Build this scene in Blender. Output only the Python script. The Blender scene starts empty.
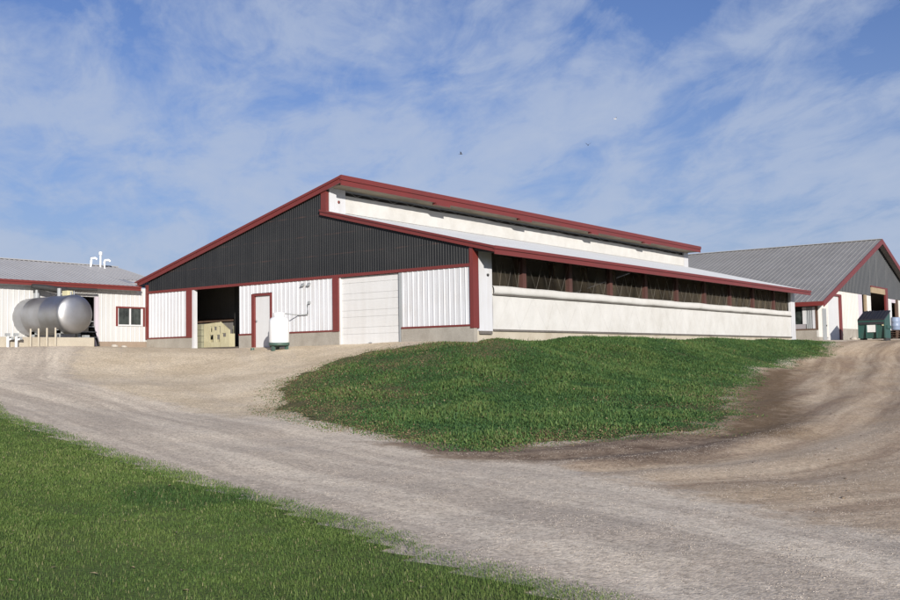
import bpy, math, random
import numpy as np
from mathutils import Vector, Matrix
random.seed(7); RNG = np.random.default_rng(11)
scn = bpy.context.scene
COL = scn.collection
PI = math.pi

# ------------------------------------------------------------------ helpers
class MB:
    """collects geometry for ONE mesh object"""
    def __init__(s): s.v = []; s.f = []; s.smooth = []
    def add(s, vs, fs, smooth=False):
        n = len(s.v); s.v += [tuple(p) for p in vs]
        for f in fs: s.f.append([i + n for i in f]); s.smooth.append(smooth)
    def box(s, x0, x1, y0, y1, z0, z1):
        if x0 > x1: x0, x1 = x1, x0
        if y0 > y1: y0, y1 = y1, y0
        if z0 > z1: z0, z1 = z1, z0
        v = [(x0,y0,z0),(x1,y0,z0),(x1,y1,z0),(x0,y1,z0),(x0,y0,z1),(x1,y0,z1),(x1,y1,z1),(x0,y1,z1)]
        s.add(v, [(0,3,2,1),(4,5,6,7),(0,1,5,4),(1,2,6,5),(2,3,7,6),(3,0,4,7)]); return s
    def hexa(s, v8):
        s.add(v8, [(0,3,2,1),(4,5,6,7),(0,1,5,4),(1,2,6,5),(2,3,7,6),(3,0,4,7)]); return s
    def prism(s, pts, d):
        """closed polygon (3D points) extruded by vector d"""
        n = len(pts); d = Vector(d); a = [Vector(p) for p in pts]; b = [p + d for p in a]
        s.add(a + b, [tuple(range(n))[::-1], tuple(range(n, 2*n))] + [(i, (i+1) % n, n + (i+1) % n, n + i) for i in range(n)]); return s
    def tube(s, path, r, n=8, cap=True):
        path = [Vector(p) for p in path]; rings = []
        rs = r if isinstance(r, (list, tuple)) else [r]*len(path)
        up0 = None
        for i, p in enumerate(path):
            t = (path[min(i+1, len(path)-1)] - path[max(i-1, 0)]).normalized()
            u = t.cross(Vector((0,0,1)))
            if u.length < .05: u = t.cross(Vector((1,0,0)))
            u.normalize()
            w = t.cross(u)
            rings.append([p + (u*math.cos(2*PI*k/n) + w*math.sin(2*PI*k/n))*rs[i] for k in range(n)])
        v = [q for r_ in rings for q in r_]; f = []
        for i in range(len(path)-1):
            for k in range(n): f.append((i*n+k, i*n+(k+1) % n, (i+1)*n+(k+1) % n, (i+1)*n+k))
        s.add(v, f, True)
        if cap: s.add(rings[0], [tuple(range(n))[::-1]]); s.add(rings[-1], [tuple(range(n))])
        return s
    def lathe(s, prof, c, axis='z', n=40, smooth=True):
        """prof: (radius, height) pairs about an axis through c"""
        rings = []
        for r, h in prof:
            ring = []
            for k in range(n):
                a = 2*PI*k/n
                if axis == 'z': ring.append((c[0]+r*math.cos(a), c[1]+r*math.sin(a), c[2]+h))
                else: ring.append((c[0]+h, c[1]+r*math.cos(a), c[2]+r*math.sin(a)))
            rings.append(ring)
        v = [q for r_ in rings for q in r_]; f = []
        for i in range(len(prof)-1):
            for k in range(n): f.append((i*n+k, i*n+(k+1) % n, (i+1)*n+(k+1) % n, (i+1)*n+k))
        s.add(v, f, smooth)
        return s
    def ribbed(s, o, u, v0, v1, nrm, length, pitch=.2286, h=.02, wb=.06, wt=.03, minor=True, start=0.0):
        """ribbed sheet: runs along u from o; at distance q it spans from o+u*q+v0(q) to o+u*q+v1(q)"""
        o = Vector(o); u = Vector(u); nrm = Vector(nrm)
        prof = [(0.0, 0.0)]; q = start
        while q < length + pitch:
            for dq, hh in ((-wb/2, 0), (-wt/2, h), (wt/2, h), (wb/2, 0)): prof.append((q+dq, hh))
            if minor:
                for k in (1, 2):
                    c = q + pitch*k/3
                    for dq, hh in ((-.012, 0), (0, h*.22), (.012, 0)): prof.append((c+dq, hh))
            q += pitch
        prof = [p for p in prof if 0 <= p[0] <= length] + [(length, 0.0)]
        vs = []
        for q, hh in prof:
            b = o + u*q + nrm*hh
            vs += [b + Vector(v0(q)), b + Vector(v1(q))]
        s.add(vs, [(2*i, 2*i+2, 2*i+3, 2*i+1) for i in range(len(prof)-1)])
        return s
    def build(s, name, mat, parent=None, loc=None, bevel=0):
        me = bpy.data.meshes.new(name)
        base = Vector(parent_world(parent)) if parent else (Vector(loc) if loc else Vector((0,0,0)))
        if loc is not None: base = Vector(loc)
        me.from_pydata([tuple(Vector(p) - base) for p in s.v], [], s.f)
        me.polygons.foreach_set('use_smooth', s.smooth)
        me.validate(); me.update()
        me.materials.append(mat)
        o = bpy.data.objects.new(name, me); COL.objects.link(o)
        if parent is not None:
            o.parent = parent
            o.location = base - Vector(parent_world(parent))
        else: o.location = base
        if bevel:
            b = o.modifiers.new('bevel', 'BEVEL'); b.width = bevel; b.segments = 2; b.limit_method = 'ANGLE'
        return o

def parent_world(o):
    p = Vector(o.location)
    while o.parent: o = o.parent; p += Vector(o.location)
    return p

def tag(o, label, cat, group=None, kind=None):
    if label: o['label'] = label
    if cat: o['category'] = cat
    if group: o['group'] = group
    if kind: o['kind'] = kind
    return o
def thing(name, loc, label, cat, group=None):
    o = bpy.data.objects.new(name, None); COL.objects.link(o); o.location = loc
    o.empty_display_size = .2
    return tag(o, label, cat, group)
def copy_thing(o, dloc, label=None):
    c = o.copy(); COL.objects.link(c); c.location = Vector(o.location) + Vector(dloc)
    if label: c['label'] = label
    for ch in list(o.children):
        d = ch.copy(); COL.objects.link(d); d.parent = c
        for g in list(ch.children):
            e = g.copy(); COL.objects.link(e); e.parent = d
    return c

# ------------------------------------------------------------------ materials
def new_mat(name):
    m = bpy.data.materials.new(name); m.use_nodes = True
    nt = m.node_tree; b = nt.nodes['Principled BSDF']
    return m, nt, b
def N(nt, t, **kw):
    n = nt.nodes.new(t)
    for k, v in kw.items(): setattr(n, k, v)
    return n
def ramp(nt, fac, stops):
    r = N(nt, 'ShaderNodeValToRGB'); e = r.color_ramp.elements
    while len(e) < len(stops): e.new(.5)
    for el, (p, c) in zip(e, stops):
        el.position = p; el.color = (*c, 1) if len(c) == 3 else c
    nt.links.new(fac, r.inputs['Fac']); return r.outputs['Color']
def noise(nt, vec, scale, detail=4, rough=.55, dist=0):
    n = N(nt, 'ShaderNodeTexNoise'); n.inputs['Scale'].default_value = scale
    n.inputs['Detail'].default_value = detail; n.inputs['Roughness'].default_value = rough; n.inputs['Distortion'].default_value = dist
    if vec is not None: nt.links.new(vec, n.inputs['Vector'])
    return n.outputs['Fac']
def mapping(nt, vec, scale=(1,1,1), rot=(0,0,0), loc=(0,0,0)):
    m = N(nt, 'ShaderNodeMapping'); m.inputs['Scale'].default_value = scale; m.inputs['Rotation'].default_value = rot; m.inputs['Location'].default_value = loc
    nt.links.new(vec, m.inputs['Vector']); return m.outputs['Vector']
def mix(nt, fac, a, b, mode='MIX'):
    m = N(nt, 'ShaderNodeMix', data_type='RGBA', blend_type=mode)
    for val, s in ((fac, m.inputs[0]), (a, m.inputs[6]), (b, m.inputs[7])):
        if isinstance(val, (int, float)): s.default_value = val
        elif isinstance(val, tuple): s.default_value = (*val, 1) if len(val) == 3 else val
        else: nt.links.new(val, s)
    return m.outputs[2]
def math_(nt, op, a, b=None, c=None, clamp=False):
    m = N(nt, 'ShaderNodeMath', operation=op, use_clamp=clamp)
    for i, v in enumerate((a, b, c)):
        if v is None: continue
        if isinstance(v, (int, float)): m.inputs[i].default_value = v
        else: nt.links.new(v, m.inputs[i])
    return m.outputs[0]
def bump(nt, b, h, strength=.3, dist=.02):
    n = N(nt, 'ShaderNodeBump'); n.inputs['Strength'].default_value = strength; n.inputs['Distance'].default_value = dist
    nt.links.new(h, n.inputs['Height']); nt.links.new(n.outputs['Normal'], b.inputs['Normal'])
def worn(name, col, dirt, rough=.5, metal=0, amount=.35, streak=(3,3,.35), scale=1.0, fine=.12, bumpy=0, bscale=30, spec=.5):
    """painted / weathered surface: base colour, vertical streaks and blotches of a second colour, fine speckle"""
    col = tuple(c*.89 for c in col); dirt = tuple(c*.89 for c in dirt)
    m, nt, b = new_mat(name)
    tc = N(nt, 'ShaderNodeTexCoord').outputs['Object']
    n1 = noise(nt, mapping(nt, tc, tuple(s*scale for s in streak)), 1.6, 6, .65, .3)
    n2 = noise(nt, tc, .55*scale, 5, .6)
    f = math_(nt, 'MULTIPLY', math_(nt, 'MULTIPLY', n1, n2), 2.6)
    f = ramp(nt, f, [(.35, (0,0,0)), (.95, (amount,)*3)])
    c = mix(nt, f, col, dirt)
    n3 = noise(nt, tc, 45, 2, .6)
    lo = tuple(x*(1-fine) for x in (1,1,1)); hi = tuple(x*(1+fine) for x in (1,1,1))
    c = mix(nt, 1.0, c, ramp(nt, n3, [(.25, lo), (.75, hi)]), 'MULTIPLY')
    nt.links.new(c, b.inputs['Base Color'])
    b.inputs['Roughness'].default_value = rough; b.inputs['Metallic'].default_value = metal
    b.inputs['Specular IOR Level'].default_value = spec
    if bumpy: bump(nt, b, noise(nt, tc, bscale, 4, .6), bumpy, .02)
    return m

MAT = {}
MAT['white'] = worn('white_steel', (.62,.635,.67), (.43,.40,.36), .42, amount=.4, fine=.03)
MAT['black'] = worn('black_steel', (.0125,.0135,.0155), (.036,.036,.036), .5, spec=.3, amount=.6, streak=(9,9,.12), fine=.15)
MAT['red'] = worn('red_trim', (.17,.029,.025), (.115,.03,.025), .45, amount=.5, streak=(.8,.8,.8), fine=.06)
MAT['cream'] = worn('curtain_cloth', (.61,.605,.585), (.44,.42,.38), .75, amount=.45, streak=(1.2,1.2,1.2), fine=.06, bumpy=.25, bscale=6)
MAT['concrete'] = worn('concrete', (.38,.355,.31), (.24,.215,.18), .85, amount=.75, streak=(1.2,1.2,.7), fine=.14, bumpy=.3, bscale=14)
MAT['limed'] = worn('painted_concrete', (.50,.455,.37), (.32,.27,.20), .85, amount=.6, streak=(1,1,.7), fine=.12, bumpy=.25, bscale=14)
MAT['galv_light'] = worn('roof_steel_light', (.52,.54,.56), (.42,.42,.42), .38, amount=.35, streak=(.7,.7,.7), fine=.04)
MAT['galv'] = worn('roof_steel_grey', (.285,.28,.27), (.20,.195,.185), .62, metal=.0, amount=.6, streak=(2.5,.4,.8), fine=.08)
MAT['galv_mid'] = worn('roof_steel_pale', (.38,.38,.385), (.30,.29,.285), .45, amount=.5, streak=(.4,2.5,.8), fine=.06)
MAT['doorwhite'] = worn('door_paint', (.63,.64,.65), (.48,.46,.43), .4, amount=.3, fine=.04)
MAT['ohdoor'] = worn('sectional_door_paint', (.66,.665,.665), (.5,.48,.45), .5, amount=.4, fine=.04)
MAT['greywood'] = worn('grey_boards', (.16,.145,.13), (.08,.07,.06), .8, amount=.7, streak=(4,4,.4), fine=.2)
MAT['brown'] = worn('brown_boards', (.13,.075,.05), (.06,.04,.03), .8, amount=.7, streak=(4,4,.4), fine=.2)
MAT['postred'] = worn('red_brown_post', (.095,.036,.029), (.05,.03,.025), .7, amount=.6, streak=(4,4,.4), fine=.15)
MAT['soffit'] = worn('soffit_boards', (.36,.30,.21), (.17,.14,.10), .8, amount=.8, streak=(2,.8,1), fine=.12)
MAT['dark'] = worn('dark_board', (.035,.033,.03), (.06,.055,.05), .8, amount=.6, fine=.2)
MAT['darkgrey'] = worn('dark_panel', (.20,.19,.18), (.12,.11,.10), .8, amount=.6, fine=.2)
MAT['floor'] = worn('stable_floor', (.13,.11,.085), (.06,.05,.04), .9, amount=.7, streak=(1,1,1), fine=.2)
MAT['blackpipe'] = worn('black_pipe', (.03,.03,.03), (.06,.06,.055), .5, amount=.5, fine=.1)
MAT['greymetal'] = worn('grey_metal', (.33,.35,.36), (.22,.22,.21), .45, amount=.4, fine=.08)
MAT['strap'] = worn('strap_webbing', (.30,.28,.24), (.2,.18,.16), .8, amount=.4, fine=.1)
MAT['propane'] = worn('white_enamel', (.78,.79,.80), (.62,.60,.57), .3, amount=.15, fine=.02)
MAT['green'] = worn('green_paint', (.020,.085,.075), (.05,.07,.05), .5, amount=.5, streak=(3,3,.5), fine=.12)
MAT['tankgreen'] = worn('tank_base_green', (.05,.11,.09), (.07,.08,.06), .5, amount=.4, fine=.1)
MAT['lid'] = worn('black_plastic_lid', (.02,.02,.024), (.04,.04,.04), .55, amount=.4, fine=.1)
MAT['sticker'] = worn('white_sticker', (.72,.72,.70), (.5,.5,.48), .5, amount=.3, fine=.04)
MAT['cart'] = worn('cream_paint', (.57,.53,.36), (.34,.29,.15), .6, amount=.7, streak=(4,4,1), fine=.1)
MAT['palegreen'] = worn('mossy_block', (.36,.36,.26), (.18,.17,.11), .85, amount=.7, streak=(2,2,1), fine=.15)
MAT['lilac'] = worn('pale_sheet', (.60,.55,.60), (.42,.36,.40), .6, amount=.4, fine=.05)
MAT['tan'] = worn('tan_board', (.36,.28,.18), (.24,.18,.11), .8, amount=.6, streak=(1,1,1), fine=.12)
MAT['blueplastic'] = worn('pale_blue_plastic', (.24,.31,.44), (.2,.24,.32), .45, amount=.4, fine=.05)
MAT['heap'] = worn('dark_grey_tarp', (.085,.095,.115), (.05,.055,.06), .6, amount=.6, streak=(3,3,3), fine=.1, bumpy=.5, bscale=5)
MAT['rock'] = worn('pale_rock', (.56,.52,.46), (.33,.29,.24), .9, amount=.6, streak=(4,4,4), fine=.15, bumpy=.5, bscale=12)
MAT['yellowbox'] = worn('yellowed_box', (.58,.54,.34), (.4,.36,.22), .6, amount=.3, fine=.05)
MAT['bird'] = worn('bird_feathers', (.055,.055,.06), (.03,.03,.03), .8, amount=.4, fine=.1)
MAT['birdwhite'] = worn('white_feathers', (.7,.7,.7), (.5,.5,.5), .8, amount=.3, fine=.05)

MAT['cord'] = worn('cord', (.52,.51,.48), (.42,.40,.37), .8, amount=.4, fine=.1)
def stainless():
    m, nt, b = new_mat('stainless_steel')
    tc = N(nt, 'ShaderNodeTexCoord').outputs['Object']
    n1 = noise(nt, mapping(nt, tc, (6, .8, .8)), 3, 5, .6)
    n2 = noise(nt, tc, 1.1, 4, .6)
    c = mix(nt, ramp(nt, n2, [(.35,(0,0,0)),(.7,(1,1,1))]), (.46,.47,.50), (.36,.355,.35))
    nt.links.new(c, b.inputs['Base Color']); b.inputs['Metallic'].default_value = 1
    r = N(nt, 'ShaderNodeMapRange'); nt.links.new(n1, r.inputs[0]); r.inputs[3].default_value = .42; r.inputs[4].default_value = .58
    nt.links.new(r.outputs[0], b.inputs['Roughness'])
    bump(nt, b, noise(nt, tc, 2.2, 2, .5), .12, .03)
    return m
MAT['steel'] = stainless()
def glass():
    m, nt, b = new_mat('window_glass')
    b.inputs['Base Color'].default_value = (.02,.03,.028,1); b.inputs['Roughness'].default_value = .06
    tc = N(nt, 'ShaderNodeTexCoord').outputs['Object']
    n = noise(nt, tc, 3.0, 3, .5)
    nt.links.new(ramp(nt, n, [(.35,(.012,.016,.015)),(.75,(.045,.055,.05))]), b.inputs['Base Color'])
    return m
MAT['glass'] = glass()
def netting():
    m, nt, b = new_mat('bird_netting')
    tc = N(nt, 'ShaderNodeTexCoord').outputs['Object']
    n = noise(nt, mapping(nt, tc, (1, 1.4, .35)), 1.5, 5, .6)
    nt.links.new(ramp(nt, n, [(.3,(.03,.026,.021)),(.7,(.13,.105,.068))]), b.inputs['Base Color'])
    b.inputs['Roughness'].default_value = .9
    tr = N(nt, 'ShaderNodeBsdfTransparent'); mx = N(nt, 'ShaderNodeMixShader')
    sy = N(nt, 'ShaderNodeSeparateXYZ'); nt.links.new(tc, sy.inputs[0])
    f = math_(nt, 'ADD', noise(nt, tc, .35, 3, .5), math_(nt, 'MULTIPLY', sy.outputs[1], .014))
    f = ramp(nt, f, [(.42,(.12,)*3),(.85,(.62,)*3)])
    nt.links.new(f, mx.inputs[0]); nt.links.new(tr.outputs[0], mx.inputs[1]); nt.links.new(b.outputs[0], mx.inputs[2])
    nt.links.new(mx.outputs[0], nt.nodes['Material Output'].inputs['Surface'])
    return m
MAT['net'] = netting()
SKYSTR = .13; SUNSTR = 4.0; EXPO = 0.7; CLOUD = .79; CLOUDCOL = (2.2, 2.55, 3.25); SKYTINT = (.32, .36, .53); CLOFF = (2.3, 1.1, 0); HAZECOL = (1.35, 1.75, 2.6)

# ------------------------------------------------------------------ terrain
CTL = [(-1.42, -15.58, -2.13), (-7.68, -12.18, -1.65), (-12.47, -9.58, -0.91), (3.39, -16.31, -2.51), (7.56, -17.41, -2.73), (10.76, -18.50, -2.83), (13.06, -19.40, -2.86), (14.68, -20.05, -2.85), (15.87, -20.53, -2.85), (12.75, -23.28, -2.73), (14.24, -21.90, -2.81), (8.21, -20.81, -2.67), (10.27, -20.25, -2.81), (-5.88, -10.18, -1.70), (-1.80, -11.46, -2.28), (4.83, -12.71, -2.50), (7.93, -15.75, -2.68), (11.09, -15.99, -2.78), (14.37, -17.78, -2.80), (16.69, -18.66, -2.81), (17.63, -19.45, -2.85), (16.97, -16.56, -2.85), (16.17, -13.03, -2.79), (10.85, -12.66, -2.74), (7.37, -12.03, -2.66), (0.49, -8.48, -2.18), (-5.11, -5.23, -1.53), (-7.73, -5.95, -1.50), (-10.98, -6.81, -1.03), (5.69, -7.67, -2.34), (2.82, -3.62, -1.59), (1.95, -6.15, -1.81), (-1.17, -4.76, -1.46), (7.58, -3.11, -2.27), (3.10, 6.00, -1.45), (7.97, -7.82, -2.51), (4.39, -1.79, -1.79), (1.32, 3.37, -1.04), (11.76, -8.09, -2.60), (11.90, -9.86, -2.66), (9.37, 0.76, -2.28), (5.23, 10.14, -1.72), (8.48, 0.08, -2.26), (3.20, 28.66, -1.23), (5.44, 16.58, -1.84), (9.13, 10.61, -2.11), (13.37, -4.99, -2.55), (13.49, -8.66, -2.69), (12.76, 2.07, -2.43), (9.13, 18.12, -1.89), (6.00, 32.02, -1.02), (2.75, 22.02, -1.03), (-17.50, -0.40, -0.50), (-12.00, -0.40, -0.55), (-8.00, -0.40, -0.56), (-4.50, -0.30, -0.56), (-1.00, -0.30, -0.58), (0.40, 1.00, -0.50), (0.30, 6.00, -0.42), (0.30, 12.00, -0.40), (0.30, 20.00, -0.38), (0.30, 28.00, -0.36), (0.30, 33.00, -0.36), (1.00, 37.00, -0.34), (1.50, 44.00, -0.25), (1.50, 52.00, -0.10), (-17.50, -2.50, -0.38), (-17.50, -5.50, -0.42), (-17.50, -9.00, -0.42), (-14.00, -6.00, -0.43), (-14.00, -9.00, -0.45), (-13.50, -5.20, -0.50), (-17.50, -14.00, -0.50), (-9.00, 10.00, -0.55), (-9.00, 30.00, -0.40), (-30.00, -5.00, -0.50), (-30.00, 20.00, -0.60), (-10.00, 45.00, -0.40), (0.00, 60.00, 0.00), (6.00, 50.00, -0.10), (8.00, 62.00, 0.00), (3.0, 38.7, -0.36), (3.4, 42.0, -0.33), (20.00, 60.00, -0.20), (-20.00, 70.00, -0.50), (19.40, -26.90, -2.75), (24.00, -32.00, -2.80), (12.00, -34.00, -2.80), (30.00, -24.00, -2.75), (25.00, -16.00, -2.60), (40.00, -5.00, -2.40), (40.00, 30.00, -1.20), (55.00, 60.00, -0.60), (60.00, -30.00, -2.90), (40.00, -55.00, -3.00), (0.00, -55.00, -3.00), (-30.00, -55.00, -2.20), (-45.00, -25.00, -1.00), (-50.00, 20.00, -0.80), (-40.00, 70.00, -0.80), (20.00, 80.00, -0.40), (60.00, 90.00, -0.50), (-20.00, -22.00, -1.40), (-8.00, -30.00, -2.30)]
CTL = np.array(CTL)
_XY = CTL[:, :2]/30; _n = len(CTL)
def _K(r): return np.where(r > 0, r*r*np.log(r+1e-9), 0)
def _fit():
    A = np.zeros((_n+3, _n+3)); r = np.linalg.norm(_XY[:,None]-_XY[None], axis=2)
    A[:_n,:_n] = _K(r)+np.eye(_n)*2e-3; A[:_n,_n] = 1; A[:_n,_n+1:] = _XY; A[_n,:_n] = 1; A[_n+1:,:_n] = _XY.T
    return np.linalg.solve(A, np.r_[CTL[:,2], 0, 0, 0])
_w = _fit()
def vnoise(x, y, s=1.0, seed=0):
    """smooth value noise, -1..1"""
    x = np.asarray(x, float)*s; y = np.asarray(y, float)*s
    xi = np.floor(x).astype(np.int64); yi = np.floor(y).astype(np.int64); fx = x-xi; fy = y-yi
    fx = fx*fx*(3-2*fx); fy = fy*fy*(3-2*fy)
    def h(a, b):
        v = (a*374761393 + b*668265263 + seed*1442695041) & 0xffffffff
        v = ((v ^ (v >> 13))*1274126177) & 0xffffffff
        return ((v ^ (v >> 16)) & 0xffff)/32767.5-1
    return (h(xi,yi)*(1-fx)+h(xi+1,yi)*fx)*(1-fy)+(h(xi,yi+1)*(1-fx)+h(xi+1,yi+1)*fx)*fy
def fbm(x, y, s=1.0, seed=0, o=4):
    t = 0; a = 1; n = 0
    for i in range(o): t = t+a*vnoise(x, y, s*2**i, seed+i); n += a; a *= .5
    return t/n
def ground_z(x, y):
    x = np.asarray(x, float); y = np.asarray(y, float); sh = x.shape
    q = np.stack([np.clip(x.ravel(), -55, 62), np.clip(y.ravel(), -58, 90)], -1)/30
    out = np.empty(len(q))
    for i in range(0, len(q), 20000):
        p = q[i:i+20000]; rr = np.linalg.norm(p[:,None,:]-_XY, axis=-1)
        out[i:i+20000] = _K(rr)@_w[:_n]+_w[_n]+p@_w[_n+1:]
    return out.reshape(sh)
def seg_dist(x, y, pl, closed=False):
    d = np.full(x.shape, 1e9); al = np.zeros(x.shape); side = np.zeros(x.shape); acc = 0
    pts = list(pl)+([pl[0]] if closed else [])
    for (ax, ay), (bx, by) in zip(pts[:-1], pts[1:]):
        L = math.hypot(bx-ax, by-ay)+1e-9; ux, uy = (bx-ax)/L, (by-ay)/L
        t = np.clip((x-ax)*ux+(y-ay)*uy, 0, L); dx = x-ax-t*ux; dy = y-ay-t*uy
        dd = np.hypot(dx, dy); m = dd < d
        d = np.where(m, dd, d); al = np.where(m, acc+t, al); side = np.where(m, np.sign(ux*(y-ay)-uy*(x-ax)), side); acc += L
    return d, al, side
def inside(x, y, pl):
    r = np.zeros(x.shape, bool); n = len(pl)
    for i in range(n):
        ax, ay = pl[i]; bx, by = pl[(i+1) % n]
        c = ((ay > y) != (by > y)) & (x < (bx-ax)*(y-ay)/(by-ay+1e-12)+ax); r ^= c
    return r
def sdf(x, y, pl):
    """signed distance, positive inside"""
    d, _, _ = seg_dist(x, y, pl, True); return np.where(inside(x, y, pl), d, -d)

LAWN = [(-70, 10), (-40, 0), (-18, -7.6), (-1.76, -15.39), (0.3, -15.9), (2.15, -16.3), (3.63, -16.69), (5.08, -17.09), (7.63, -17.67), (9.3, -18.16), (10.79, -18.54), (12.69, -19.3), (14.35, -19.99), (15.37, -20.28), (16.01, -20.56), (20, -22.4), (26, -26), (40, -34), (62, -46), (62, -62), (-70, -62)]
BANK = [(-1.0,1.2),(-1.0,33.2),(1.6,34.2),(3.0,30.5),(4.3,22),(4.79,17.65),(5.26,12.79),(6.3,8.89),(9.17,.29),(11.16,-5.28),(12.1,-8.6),(11.5,-9.28),(10.74,-10.49),(10.0,-11.4),(9.76,-12.42),(8.8,-13.1),(6.53,-12.54),(5.13,-12.22),(2.7,-11.25),(.1,-9.55),(-1.85,-7.75),(-2.85,-6.3),(-3.6,-3.9),(-3.5,-2.32),(-3.2,-1.37),(-2.4,-.6),(-1.6,.3),(-1.0,.6)]
APRON = [(-11.3, -7.75), (-15.5, -4.2), (-17.6, -2.6), (-17.6, 0.5), (-3, 0.5), (-2.2, -2), (-1.6, -6.5), (-1.39, -7.03), (2.91, -10.84), (1.21, -11.44), (-2.43, -10.37), (-5.04, -10.42), (-8.58, -9.17)]
DIRT = [(8.4,-13.1),(9.7,-14.0),(11.44,-13.9),(13.34,-14.79),(14.83,-15.73),(16.04,-16.64),(17.04,-16.83),(20,-12),(18,0),(13,20),(9,36),(4.98,44),(2.84,40.32),(2.0,36),(2.4,30),(3.24,25.43),(4.6,17.65),(5.0,12.79),(6.8,5.33),(10.6,-5.92),(11.4,-8.6),(10,-11.4)]
DARKSOIL = [(7.0,-12.9),(9.0,-13.45),(11.04,-13.5),(12.45,-13.2),(13.17,-12.41),(13.2,-10.2),(12.5,-8.2),(11.6,-8.9),(10.5,-10.2),(9.5,-12.0)]
ROADC = [(-60, 8), (-30, 1), (-18, -5.0), (-9.12, -11.4), (-2.93, -12.13), (3.9, -14.47), (7.86, -15.67), (10.58, -16.44), (12.82, -17.32), (14.47, -17.95), (16.31, -18.76), (24, -23), (60, -42)]
TRACKC = [(9.5,-15.4),(11.8,-14.0),(12.9,-12.4),(13.4,-10.4),(13.3,-6.39),(11.9,3.01),(8.6,17.99),(5.6,30),(5,40),(6,60)]
YARD = [(-60,8),(-60,2),(-30,-8),(-16,-13.5),(-4.2,-18),(12,-24),(40,-38.2),(80,-56),(80,-40),(45,-24),(28,-14),(22,0),(18,15),(15,35),(16,72),(-30,72),(-30,36),(-45,36),(-45,8)]
def grade(a, b, fine0, fine1, st):
    """grid lines, fine between fine0 and fine1 and growing outwards"""
    mid = list(np.arange(fine0, fine1+1e-6, st)); out = []; x = fine1; s = st
    while x < b: s *= 1.22; x += s; out.append(x)
    lo = []; x = fine0; s = st
    while x > a: s *= 1.22; x -= s; lo.append(x)
    return np.array(lo[::-1]+mid+out)
def relief(x, y):
    z = ground_z(x, y)
    d, al, sd = seg_dist(x, y, TRACKC)
    t = d*sd
    w = np.clip(1-d/4.5, 0, 1)*np.clip(sdf(x, y, DIRT)/1.0+.6, 0, 1)
    z = z+w*(.035*np.sin(t*3.7+1.3*vnoise(al*.15, t*.3, 1, 5))+.03*fbm(t*1.2, al*.18, 1, 9, 3))
    near = np.clip(1.2-np.hypot(x-10, y+10)/60, 0, 1)
    return z+near*(.035*fbm(x, y, .55, 3, 3)+.012*fbm(x, y, 2.2, 8, 2))
def ground_mesh():
    gx = grade(-2600, 2600, -26, 24, .26); gy = grade(-2600, 2600, -27, 48, .26)
    X, Y = np.meshgrid(gx, gy); nx, ny = len(gx), len(gy)
    Z = relief(X, Y)
    me = bpy.data.meshes.new('gravel_ground')
    co = np.stack([X, Y, Z], -1).reshape(-1, 3)
    i = np.arange(nx*ny).reshape(ny, nx)
    fc = np.stack([i[:-1,:-1], i[:-1,1:], i[1:,1:], i[1:,:-1]], -1).reshape(-1, 4)
    fast_mesh(me, co, fc)
    x, y = X.ravel(), Y.ravel()
    e = .35*fbm(x, y, .9, 21, 3)
    def att(name, v):
        a = me.attributes.new(name, 'FLOAT', 'POINT'); a.data.foreach_set('value', np.asarray(v, np.float32))
    sm = lambda v, w: np.clip(v/w*.5+.5, 0, 1)
    att('apron', sm(sdf(x, y, APRON)+e, .9)); att('dirt', sm(sdf(x, y, DIRT)+1.4*e, 1.3)); att('soil', sm(sdf(x, y, DARKSOIL)+1.2*e, 1.0))
    bk = sdf(x, y, BANK)
    att('bankedge', np.clip(1.15-np.abs(bk+.5)/1.7, 0, 1)*np.clip((x-3.5)/3, 0, 1)*np.clip((y+11)/3, .15, 1))
    att('grassland', sm(-sdf(x, y, YARD)+3*e, 1.5))
    d, al, sd = seg_dist(x, y, ROADC); att('across', d*sd); att('along', al)
    d, al, sd = seg_dist(x, y, TRACKC); att('tacross', d*sd); att('talong', al)
    me.polygons.foreach_set('use_smooth', np.ones(len(fc), bool))
    return me
def fast_mesh(me, co, fc):
    nf, k = fc.shape
    me.vertices.add(len(co)); me.vertices.foreach_set('co', np.asarray(co, np.float32).ravel())
    me.loops.add(nf*k); me.loops.foreach_set('vertex_index', fc.astype(np.int32).ravel())
    me.polygons.add(nf); me.polygons.foreach_set('loop_start', np.arange(0, nf*k, k, dtype=np.int32))
    me.update(calc_edges=True); me.validate()
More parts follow.
